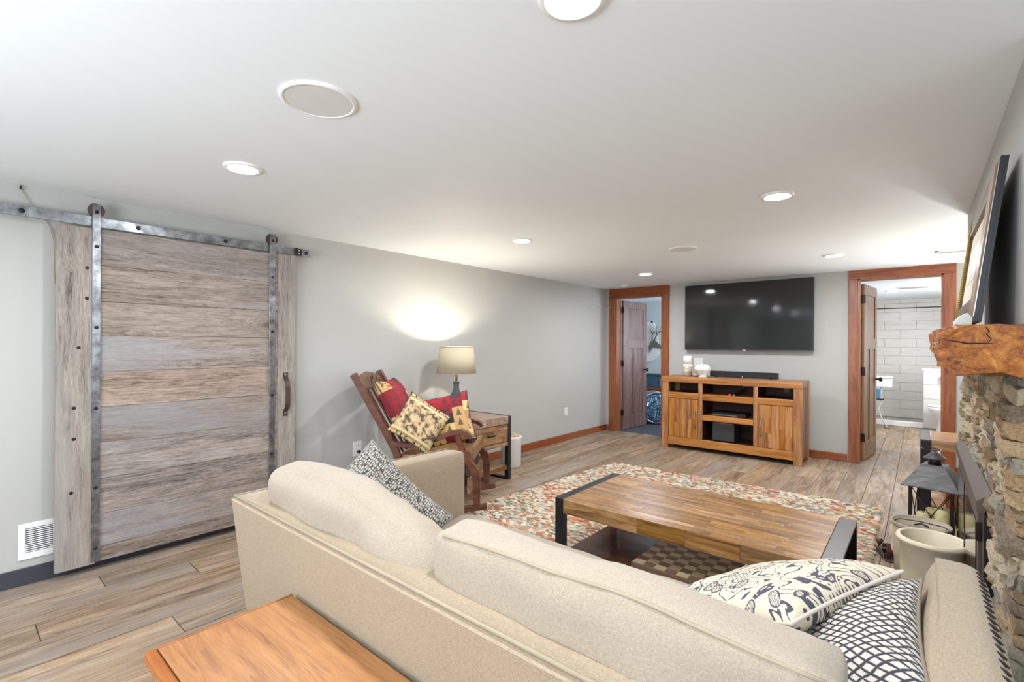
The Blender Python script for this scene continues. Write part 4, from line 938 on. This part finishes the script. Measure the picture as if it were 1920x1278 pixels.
def pillow(label, w_, h_, t_, mat, cen, R_, U_, pipe=None, group=None, wr=.008, seed=0, crown=.9, pinch=.07):
    th = thing('throw_pillow', label, 'pillow', cen, group=group)
    o, edge = cushion('cover', w_, h_, t_, mat, th, cen, R_, U_, 20, crown, wr=wr, pinch=pinch, seed=seed)
    bm = nb(); tube(bm, edge, .0045, 6, closed=True); obj('piping', bm, pipe or mat, th)
    return th
def cam(r, u, f): return Rv*r+Uv*u+Fv*f
def at(px, py, d):  # a helper used while laying out: point at depth d along a sight line -> world position
    a, b = px-960, py-644.35; c_, s_ = math.cos(RO), math.sin(RO); a, b = (c_*a+s_*b)/906.2, -(-s_*a+c_*b)/906.2
    return Vector((0, 0, 1.365))+Fv*d+Rv*a*d+Uv*b*d
# left grey knitted pillow leaning in sofa corner: corners A (top), B (right), Cc (left/low)
A = Vector((-1.80, 1.165, .945)); Bc = Vector((-1.50, 1.37, .62)); Cc = Vector((-1.835, .85, .69))
e1 = Bc-A; e2 = Cc-A; cen = (Bc+Cc)/2
pillow('grey and cream scale-knit pillow leaning in the left corner of the sofa', .47, .46, .13, SCALE, cen, e1, -e2, seed=2)
pillow('cream pillow with dark leaf print, lying in the right corner of the sofa', .47, .45, .13, PAIS, (-.305, 1.39, .712), (-.19, -.51, 0), (-.85, .316, -.425), pipe=plain('ivory_piping', 'C9BEB0', .8), seed=5)
pillow('net-patterned dark and ivory pillow against the right sofa arm, nearest the camera', .54, .42, .13, NET, (-.17, 1.27, .69), (-.03, 1, 0), (.86, .03, .50), pipe=plain('net_piping', '8A7C6A', .8), seed=9)
# ================================================================== OAK TABLE near camera
t = thing('oak_console_table', 'golden oak table top behind the sofa, cropped at the bottom edge', 'table', (-.8, .5, 0))
TX0, TX1, TY0, TY1, TZ = -1.530, -.15, .340, .728, .565
bm = nb(); box(bm, TX0+.012, TX1, TY0+.03, TY1-.004, TZ-.026, TZ, .002); obj('top_panel', bm, OAK, t)
bm = nb(); box(bm, TX0, TX1, TY0, TY0+.0285, TZ-.03, TZ+.001, .009, 3); obj('edge_band', bm, OAKE, t)
bm = nb(); box(bm, TX0, TX0+.0115, TY0+.029, TY1, TZ-.03, TZ+.0005, .004, 2); obj('edge_band', bm, OAKE, t)
B('apron', OAKE, t, TX0+.06, TX1-.06, TY0+.05, TY0+.07, TZ-.12, TZ-.026); B('apron', OAKE, t, TX0+.06, TX1-.06, TY1-.07, TY1-.05, TZ-.12, TZ-.026)
for x in (TX0+.04, TX1-.08):
    for y in (TY0+.04, TY1-.085): B('leg', OAKE, t, x, x+.045, y, y+.045, 0, TZ-.026)
# ================================================================== LAMP TABLE + LAMP
def end_table(label, loc, rz):
    """local: front (drawer) faces +x, steel ends at +-y"""
    t = thing('end_table', label, 'end table', loc, rz, None)
    D, W_, Z = .60, .60, .64
    for s in (-1, 1):
        y0, y1 = (s*W_/2-.045, s*W_/2) if s > 0 else (s*W_/2, s*W_/2+.045)
        for x in (-D/2, D/2-.05):
            B('leg', BLACKM, t, x, x+.05, y0, y1, 0, Z-.01)
        B('end_bar', BLACKM, t, -D/2, D/2, y0, y1, Z-.01, Z, bev=.002); B('foot_bar', BLACKM, t, -D/2+.05, D/2-.05, y0, y1, 0, .02, bev=.002)
    ya, yb = -W_/2+.046, W_/2-.046
    for i in range(8):
        y = ya+i*(yb-ya)/8; B('top_strip', ACTOP, t, -D/2, D/2, y+.0004, y+(yb-ya)/8-.0004, Z-.075, Z-.001, bev=.001)
    B('drawer_case', ACACIAY, t, -D/2+.02, D/2-.02, ya, yb, Z-.26, Z-.075, bev=.001)
    d = bpy.data.objects.new('drawer', None); C.objects.link(d); d.parent = t
    for k_ in range(4):
        z = Z-.252+k_*.043; y = ya+.004
        while y < yb-.01:
            y1 = min(y+random.uniform(.1, .26), yb-.004)
            if yb-y1 < .05: y1 = yb-.004
            B('strip', ACACIAY, d, D/2-.02, D/2-.004+random.uniform(0, .002), y+.0004, y1-.0004, z, z+.0422, bev=.001); y = y1
            if y1 >= yb-.006: break
    bm = nb(); tube(bm, [(D/2-.002, -.045, Z-.165), (D/2+.02, -.035, Z-.165), (D/2+.024, 0, Z-.167), (D/2+.02, .035, Z-.165), (D/2-.002, .045, Z-.165)], [.005, .009, .010, .009, .005], 8); obj('handle', bm, BLACKM, d)
    B('rail', ACACIAY, t, D/2-.03, D/2-.004, ya, yb, Z-.295, Z-.26, bev=.001)
    B('lower_shelf', ACACIAY, t, -D/2+.01, D/2-.01, ya, yb, .10, .145, bev=.002)
    return t
end_table('rustic end table with drawer beside the rocking chair, holding the lamp', (-3.46, 3.432, 0), 0)
t = thing('side_table', 'rustic side table with black steel legs half hidden behind the stone fireplace', 'side table', (.35, 5.2, 0))
for (a, b) in ((.0, .065), (.68, .745)):
    for y in (4.93, 5.41): B('leg', BLACKM, t, a, b, y, y+.06, 0, .625)
    B('end_bar', bpy.data.materials['lightened_black_steel'], t, a, b, 4.93, 5.47, .625, .64, bev=.002)  # glare on the steel top is painted in as lighter grey
for i in range(6): B('top_strip', ACACIA, t, .066, .679, 4.932+i*.0893, 4.932+(i+1)*.0893-.0008, .565, .639, bev=.001)
B('drawer_box', TRIMH, t, .15, .679, 4.96, 5.44, .13, .29, bev=.003)
B('lower_shelf', ACACIA, t, .066, .679, 4.95, 5.45, .10, .129, bev=.002)
def lamp(label, lx, ly, zt, watts):
    t = thing('table_lamp', label, 'lamp', (lx, ly, zt), group='matching table lamps')
    BL = plain('lamp_slate', '4A5058', .45, nz=.25) if 'lamp_slate' not in bpy.data.materials else bpy.data.materials['lamp_slate']
    bm = nb(); lathe(bm, [(.075, 0), (.078, .012), (.05, .022), (.03, .04), (.045, .08), (.062, .13), (.064, .17), (.055, .21), (.058, .222), (.05, .232), (.03, .27), (.026, .31), (.034, .345), (.036, .352), (.01, .355)], (lx, ly, zt), 28); obj('base', bm, BL, t)
    BR = bpy.data.materials.get('antique_brass') or plain('antique_brass', '9B8C74', .35, .8)
    bm = nb(); lathe(bm, [(.014, .352), (.012, .37), (.016, .39), (.016, .43), (.009, .44), (.009, .545), (.016, .55), (.016, .575)], (lx, ly, zt), 16); obj('socket', bm, BR, t)
    bm = nb(); tube(bm, [(lx+.0, ly, zt+.68), (lx, ly, zt+.69), (lx, ly, zt+.71)], [.008, .010, .005], 10); obj('finial', bm, BR, t)
    s0, s1 = zt+.432, zt+.694
    if 'lampshade_linen' in bpy.data.materials: SH = bpy.data.materials['lampshade_linen']
    else:
        g = G('lampshade_linen'); v = g.co(); f_ = g.noise(g.mapv(v, (300, 300, 60)), 1., 2)
        col = g.mix(f_, 'B5A98E', 'CFC4A9'); g.fin(col, .9)
        tr = g.t.nodes.new('ShaderNodeBsdfTranslucent'); g.t.links.new(col, tr.inputs[0]); mx = g.t.nodes.new('ShaderNodeMixShader'); mx.inputs[0].default_value = .07
        g.t.links.new(g.b.outputs[0], mx.inputs[1]); g.t.links.new(tr.outputs[0], mx.inputs[2]); g.t.links.new(mx.outputs[0], g.t.nodes['Material Output'].inputs[0]); SH = g.m
    bm = nb(); seg = 48; R0, R1 = .196, .166; rr = []
    for (r, z) in ((R0, s0), (R1, s1), (R1-.003, s1), (R0-.003, s0)): rr.append([bm.verts.new((lx+math.cos(2*math.pi*k_/seg)*r, ly+math.sin(2*math.pi*k_/seg)*r, z)) for k_ in range(seg)])
    for a, b in zip(rr, rr[1:]+rr[:1]):
        for k_ in range(seg): bm.faces.new((a[k_], a[(k_+1) % seg], b[(k_+1) % seg], b[k_])).smooth = True
    sh = obj('lamp_shade', bm, SH, t)
    for (r, z) in ((R0, s0), (R1, s1)):
        bm = nb(); tube(bm, [(lx+math.cos(a)*r, ly+math.sin(a)*r, z) for a in np.linspace(0, 2*math.pi, 49)[:-1]], .003, 6, closed=True); obj('trim_tape', bm, PIPE, sh)
    bm = nb()
    for k_ in range(3): a = 2*math.pi*k_/3+.5; tube(bm, [(lx, ly, s1-.012), (lx+math.cos(a)*R1, ly+math.sin(a)*R1, s1-.004)], .0025, 5)
    obj('spider', bm, BR, t)
    bm = nb(); lathe(bm, [(.030, .036), (.030, .045), (.026, .062), (.012, .078)], (lx, ly, zt+.572), 16); BU = bpy.data.materials.get('bulb_glow') or emis('bulb_glow', 'FFF3DD', watts); obj('bulb', bm, BU, t)
    bm = nb(); lathe(bm, [(.012, 0), (.020, .012), (.034, .034), (.034, .037), (.01, .037)], (lx, ly, zt+.570), 20); obj('bulb_collar', bm, PLASTICW, t)
lamp('table lamp with cream drum shade and slate base, glowing against the wall', -3.50, 3.29, .64, 1000)
lamp('matching lamp on the end table hidden behind the chimney breast', .52, 5.30, .64, 1000)
t = thing('stoneware_crock', 'tall white crock filled with dried flowers beside the lamp table', 'crock', (-3.50, 4.13, 0))
bm = nb(); lathe(bm, [(.105, 0), (.112, .01), (.114, .30), (.120, .315), (.120, .335), (.108, .338), (.105, .30), (.02, .27)], (-3.50, 4.13, 0), 30); obj('pot', bm, plain('crock_white', 'E3E2DF', .3, nz=.02), t)
for i in range(16):
    a = i*2.4; r = .02+.07*math.sqrt((i+.5)/16)
    bm = nb(); bmesh.ops.create_icosphere(bm, subdivisions=1, radius=.024, matrix=Matrix.Translation((-3.50+r*math.cos(a), 4.13+r*math.sin(a), .325+random.uniform(0, .02))) @ Matrix.Rotation(a, 4, 'X'))
    for v in bm.verts: v.co += Vector((random.uniform(-.006, .006), random.uniform(-.006, .006), random.uniform(-.006, .008)))
    obj('dried_flower', bm, bpy.data.materials.get('dried_petals') or plain('dried_petals', 'C8B296', .9, nz=.3, sc=40), t)
# ================================================================== ROCKING CHAIR (local: x forward, y left, near side y<0)
tipN = at(913, 946, 3.80); tipN.z = 0; ang = TH-math.radians(5)
rot = Matrix.Rotation(ang, 4, 'Z'); org = tipN - (rot @ Vector((.40, -.28, 0))); org.z = .027
t = thing('rocking_chair', 'dark stained wooden rocking chair with carved crest beside the lamp table', 'rocking chair', org, ang)
def sweep(bm, pts, wd, y, hh):
    """rectangular bar following pts (x,z) with heights hh, width wd centred on y"""
    rings = []
    P_ = [Vector((p[0], 0, p[1])) for p in pts]
    for i, p in enumerate(P_):
        d = (P_[min(i+1, len(P_)-1)]-P_[max(i-1, 0)]).normalized(); nrm = Vector((-d.z, 0, d.x)); h_ = (hh[i] if hasattr(hh, '__len__') else hh)/2
        rings.append([bm.verts.new(p+nrm*a*h_+Vector((0, y+b*wd/2, 0))) for a, b in ((-1, -1), (-1, 1), (1, 1), (1, -1))])
    for a, b in zip(rings, rings[1:]):
        for k_ in range(4): bm.faces.new((a[k_], a[(k_+1) % 4], b[(k_+1) % 4], b[k_]))
    bm.faces.new(rings[0]); bm.faces.new(rings[-1][::-1])
    bmesh.ops.bevel(bm, geom=[e for e in bm.edges], offset=.003, segments=1, affect='EDGES')
for s in (-1, 1):
    y = s*.275
    bm = nb(); sweep(bm, [(-.745, 1.065), (-.60, .82), (-.46, .585), (-.36, .42), (-.32, .30)], .032, y, [.06, .062, .062, .06, .055]); obj('back_stile', bm, ROCK, t)
    bm = nb(); sweep(bm, [(-.40, .475), (-.25, .468), (-.10, .490), (.04, .540), (.13, .575), (.20, .585), (.26, .570), (.30, .535)], .055, y, [.036, .036, .036, .038, .04, .04, .038, .03]); obj('arm', bm, ROCK, t)
    bm = nb(); sweep(bm, [(.175, .565), (.19, .50), (.225, .42), (.29, .34), (.335, .29), (.345, .22), (.345, .12), (.345, .03)], .038, y, [.045, .046, .05, .058, .07, .066, .058, .055]); obj('front_leg', bm, ROCK, t)
    bm = nb(); sweep(bm, [(-.32, .34), (-.35, .2), (-.38, .05)], .034, y, .045); obj('rear_leg', bm, ROCK, t)
    pts = [(x, .018+.20*(x+.02)**2*.9) for x in np.linspace(-.75, .43, 12)]
    bm = nb(); sweep(bm, pts, .036, y, .038); obj('rocker_runner', bm, ROCK, t)
bm = nb(); pr = [(-.26, 0), (.26, 0), (.26, .10), (.20, .115), (.12, .15), (0, .17), (-.12, .15), (-.20, .115), (-.26, .10)]
upv = Vector((-.515, 0, .857)); prism(bm, pr, (-.665, 0, .93), (0, 1, 0), upv, upv.cross(Vector((0, 1, 0))), .022, .003); obj('crest_rail', bm, wood('crest_wood', ['4A3020', '6E4D36', '84624A'], 1, 10, .35, .05, .8, 1.5, .6), t)
CARV = plain('carving_dark', '2E1D14', .6)
for (a, b) in ((-.10, .04), (-.06, .08), (-.01, .1), (.05, .07), (.09, .04)):
    bm = nb(); tube(bm, [Vector((-.665, a, .93))+upv*(b-.02)+Vector((.026, 0, .008)), Vector((-.665, a+.03, .93))+upv*(b+.03)+Vector((.026, 0, .008))], .004, 5); obj('carving', bm, CARV, t)
for yy in (-.18, -.09, 0, .09, .18):
    bm = nb(); tube(bm, [(-.655, yy, .93), (-.50, yy, .65), (-.33, yy, .40)], .011, 8); obj('spindle', bm, ROCK, t)
bm = nb(); box(bm, -.34, .30, -.25, .25, .355, .395, .012, 2); obj('seat', bm, ROCKL, t)
bm = nb(); prism(bm, [(-.25, 0), (.25, 0), (.262, .05), (.25, .1), (-.25, .1)], (.275, 0, .36), (0, 1, 0), (0, 0, 1), (1, 0, 0), .035, .008); obj('front_rail', bm, ROCKL, t)
B('underseat_panel', plain('underseat_dark', '3C322E', .4), t, .24, .27, -.24, .24, .25, .36)  # one dark tone fills the band below the seat
B('front_stretcher', ROCKL, t, .255, .285, -.255, .255, .13, .245); B('rear_stretcher', ROCK, t, -.38, -.355, -.26, .26, .16, .20)
for ch in t.children:
    for v in ch.data.vertices:
        v.co.x *= .927; v.co.y *= 1.015; v.co.z = v.co.z*.927+.0996*min(1, v.co.z/.5)
def rl(x, y, z): return org + rot @ Vector((x*.927, y, z*.927+.0996*min(1, z/.5)))
RX = rot @ Vector((1, 0, 0)); RY = rot @ Vector((0, 1, 0))
pillow('red and tan lodge patchwork cushion against the back of the rocking chair', .47, .55, .17, QU, rl(-.42, 0, .745), RY, (rot @ upv), seed=1, wr=.004, group='lodge patchwork pillows')
pillow('red and tan lodge patchwork pillow standing upright by the front of the rocking chair', .44, .40, .13, QU, at(835, 787, 3.98), cam(1, .22, .10), cam(-.24, 1, .22), seed=4, wr=.004, group='lodge patchwork pillows')
pillow('tan wildlife print pillow in front on the rocking chair seat', .37, .35, .14, TOILE, at(787, 793, 3.80), cam(.80, -.56, .18), cam(.50, .74, .45), seed=7, wr=.006, pipe=plain('dark_cord', '54422F', .8))
# ================================================================== ITEMS BY THE FIREPLACE
t = thing('stoneware_pot', 'large cream stoneware crock in front of the fireplace', 'crock', (.052, 3.27, 0))
px_, py_ = .048, 3.29
bm = nb(); lathe(bm, [(.108, 0), (.116, .012), (.128, .20), (.132, .345), (.143, .352), (.147, .365), (.143, .38), (.132, .382), (.125, .375), (.120, .20), (.108, .03), (.01, .025)], (px_, py_, 0), 40); obj('body', bm, plain('stoneware_cream', 'DDD0B4', .35, nz=.03), t)
bm = nb(); tube(bm, [(px_+.138*math.cos(a), py_+.138*math.sin(a), .366) for a in np.linspace(0, 2*math.pi, 41)[:-1]], .0105, 8, closed=True); obj('rim', bm, bpy.data.materials['stoneware_cream'], t)
qx, qy = .005, 3.80
t = thing('lidded_pail', 'weathered beige metal pail with lid behind the cream crock', 'pail', (qx, qy, 0))
PAILM = plain('pail_beige', 'A3957E', .55, nz=.2, sc=20)
bm = nb(); lathe(bm, [(.120, 0), (.125, .01), (.135, .28)], (qx, qy, 0), 32); obj('body', bm, PAILM, t)
bm = nb(); lathe(bm, [(.135, .275), (.142, .285), (.144, .30), (.140, .306), (.132, .300), (.128, .292), (.01, .296)], (qx, qy, 0), 32); obj('lid', bm, PAILM, t)
bm = nb(); tube(bm, [(qx-.14, qy, .28), (qx-.10, qy-.03, .315), (qx, qy-.05, .325), (qx+.1, qy-.04, .315), (qx+.14, qy, .28)], .003, 6); obj('handle', bm, IRON, t)
bm = nb(); tube(bm, [(qx-.03, qy-.05, .30), (qx, qy-.05, .315), (qx+.035, qy-.05, .30)], .005, 6); obj('lid_clip', bm, BLACKM, t)
lx, ly = .075, 4.27
t = thing('lantern', 'dark metal lantern with pagoda roof and crossed wires beside the fireplace', 'lantern', (lx, ly, 0))
lrot = Matrix.Translation((lx, ly, 0)) @ Matrix.Rotation(TH+math.radians(38), 4, 'Z')
LM = wood('lantern_metal', ['2E2A28', '4A4441', '6B625C'], 0, 20, .4, .05, .1)
def LB(nm, *a, bev=.001, m=BRONZE):
    bm = nb(); box(bm, *a, bev=bev); xform(bm, lrot); return obj(nm, bm, m, t)
hs = .105
LB('base', -hs-.015, hs+.015, -hs-.015, hs+.015, 0, .03, m=BRONZE)
for sx_ in (-1, 1):
    for sy_ in (-1, 1): LB('post', sx_*hs-.009, sx_*hs+.009, sy_*hs-.009, sy_*hs+.009, .03, .455)
LB('top_frame', -hs-.01, hs+.01, -hs-.01, hs+.01, .445, .457)
bm = nb(); lv = []
for (r, z) in ((.148, .435), (.148, .441), (.105, .505), (.062, .575), (.058, .58)): lv.append([bm.verts.new(lrot @ Vector((a*r, b*r, z))) for a, b in ((-1, -1), (1, -1), (1, 1), (-1, 1))])
for a, b in zip(lv, lv[1:]):
    for k_ in range(4): bm.faces.new((a[k_], a[(k_+1) % 4], b[(k_+1) % 4], b[k_]))
bm.faces.new(lv[0]); bm.faces.new(lv[-1]); obj('roof', bm, LM, t)
bm = nb(); lathe(bm, [(.035, .578), (.035, .625)], seg=16); xform(bm, Matrix.Translation((lx, ly, 0))); obj('chimney', bm, BLACKM, t)
bm = nb(); lathe(bm, [(.062, .618), (.06, .622), (.012, .665), (.006, .675)], seg=20); xform(bm, Matrix.Translation((lx, ly, 0))); obj('cap', bm, LM, t)
bm = nb(); tube(bm, [(lx+.05*math.cos(a)-.02, ly+.05*math.sin(a), .678) for a in np.linspace(0, 2*math.pi, 25)[:-1]], .003, 6, closed=True); obj('hanging_ring', bm, IRON, t)
for i in range(4):
    r4 = Matrix.Rotation(i*math.pi/2, 4, 'Z')
    for (a, b) in ((-1, 1), (1, -1)):
        bm = nb(); tube(bm, [(hs, a*hs, .05), (hs, 0, .25), (hs, b*hs, .44)], .003, 5); xform(bm, lrot @ r4); obj('cross_wire', bm, IRON, t)
for (dx, dy, r, hgt) in ((-.03, -.045, .038, .27), (.045, .02, .036, .24), (-.02, .055, .036, .22)):
    p = lrot @ Vector((dx, dy, 0)); c = thing('pillar_candle', 'cream pillar candle inside the lantern, %s' % ('tallest, nearest the crock' if hgt == .27 else 'middle height' if hgt == .24 else 'shortest, at the back'), 'candle', (p.x, p.y, .03), group='pillar candles in the lantern')
    bm = nb(); lathe(bm, [(r, 0), (r, hgt-.005), (r-.005, hgt), (.01, hgt-.004)], (p.x, p.y, .03), 20); obj('wax', bm, plain('candle_cream', 'E0D29A', .4, nz=.02) if 'candle_cream' not in bpy.data.materials else bpy.data.materials['candle_cream'], c)
    bm = nb(); tube(bm, [(p.x, p.y, .03+hgt-.006), (p.x+.002, p.y, .03+hgt+.01)], .0015, 5); obj('wick', bm, BOLT, c)
# hand plane on the floor
t = thing('hand_plane', 'antique dark metal hand plane lying on the floor beside the pail', 'hand plane', (-.18, 4.0, 0), math.radians(-72))
bm = nb(); prism(bm, [(-.13, -.03), (.13, -.03), (.145, -.02), (.145, .02), (.13, .03), (-.13, .03)], (0, 0, 0), (1, 0, 0), (0, 1, 0), (0, 0, 1), .007, .001); obj('sole', bm, plain('plane_iron', '5E5650', .45, .6, nz=.2), t)
for s in (-1, 1):
    bm = nb(); prism(bm, [(-.12, 0), (-.10, .018), (-.03, .022), (.02, .05), (.06, .045), (.09, .02), (.12, 0)], (0, s*.028-.002, .006), (1, 0, 0), (0, 0, 1), (0, 1, 0), .004); obj('cheek', bm, bpy.data.materials['plane_iron'], t)
bm = nb(); lathe(bm, [(.010, 0), (.008, .02), (.018, .035), (.022, .048), (.018, .062), (.005, .066)], (-.09, 0, .008), 16); obj('front_knob', bm, ROCK, t)
bm = nb(); prism(bm, [(0, 0), (.03, 0), (.045, .05), (.03, .10), (.012, .10), (.02, .05)], (.07, -.010, .008), (1, 0, 0), (0, 0, 1), (0, 1, 0), .02, .004); obj('rear_handle', bm, ROCK, t)
bm = nb(); prism(bm, [(0, 0), (.006, -.002), (.055, .08), (.049, .083)], (.005, -.022, .012), (1, 0, 0), (0, 0, 1), (0, 1, 0), .044); obj('blade', bm, STEEL, t)
bm = nb(); cyl(bm, (.03, -.02, .05), (.03, .02, .05), .011, seg=12); obj('adjusting_wheel', bm, bpy.data.materials['antique_brass'], t)
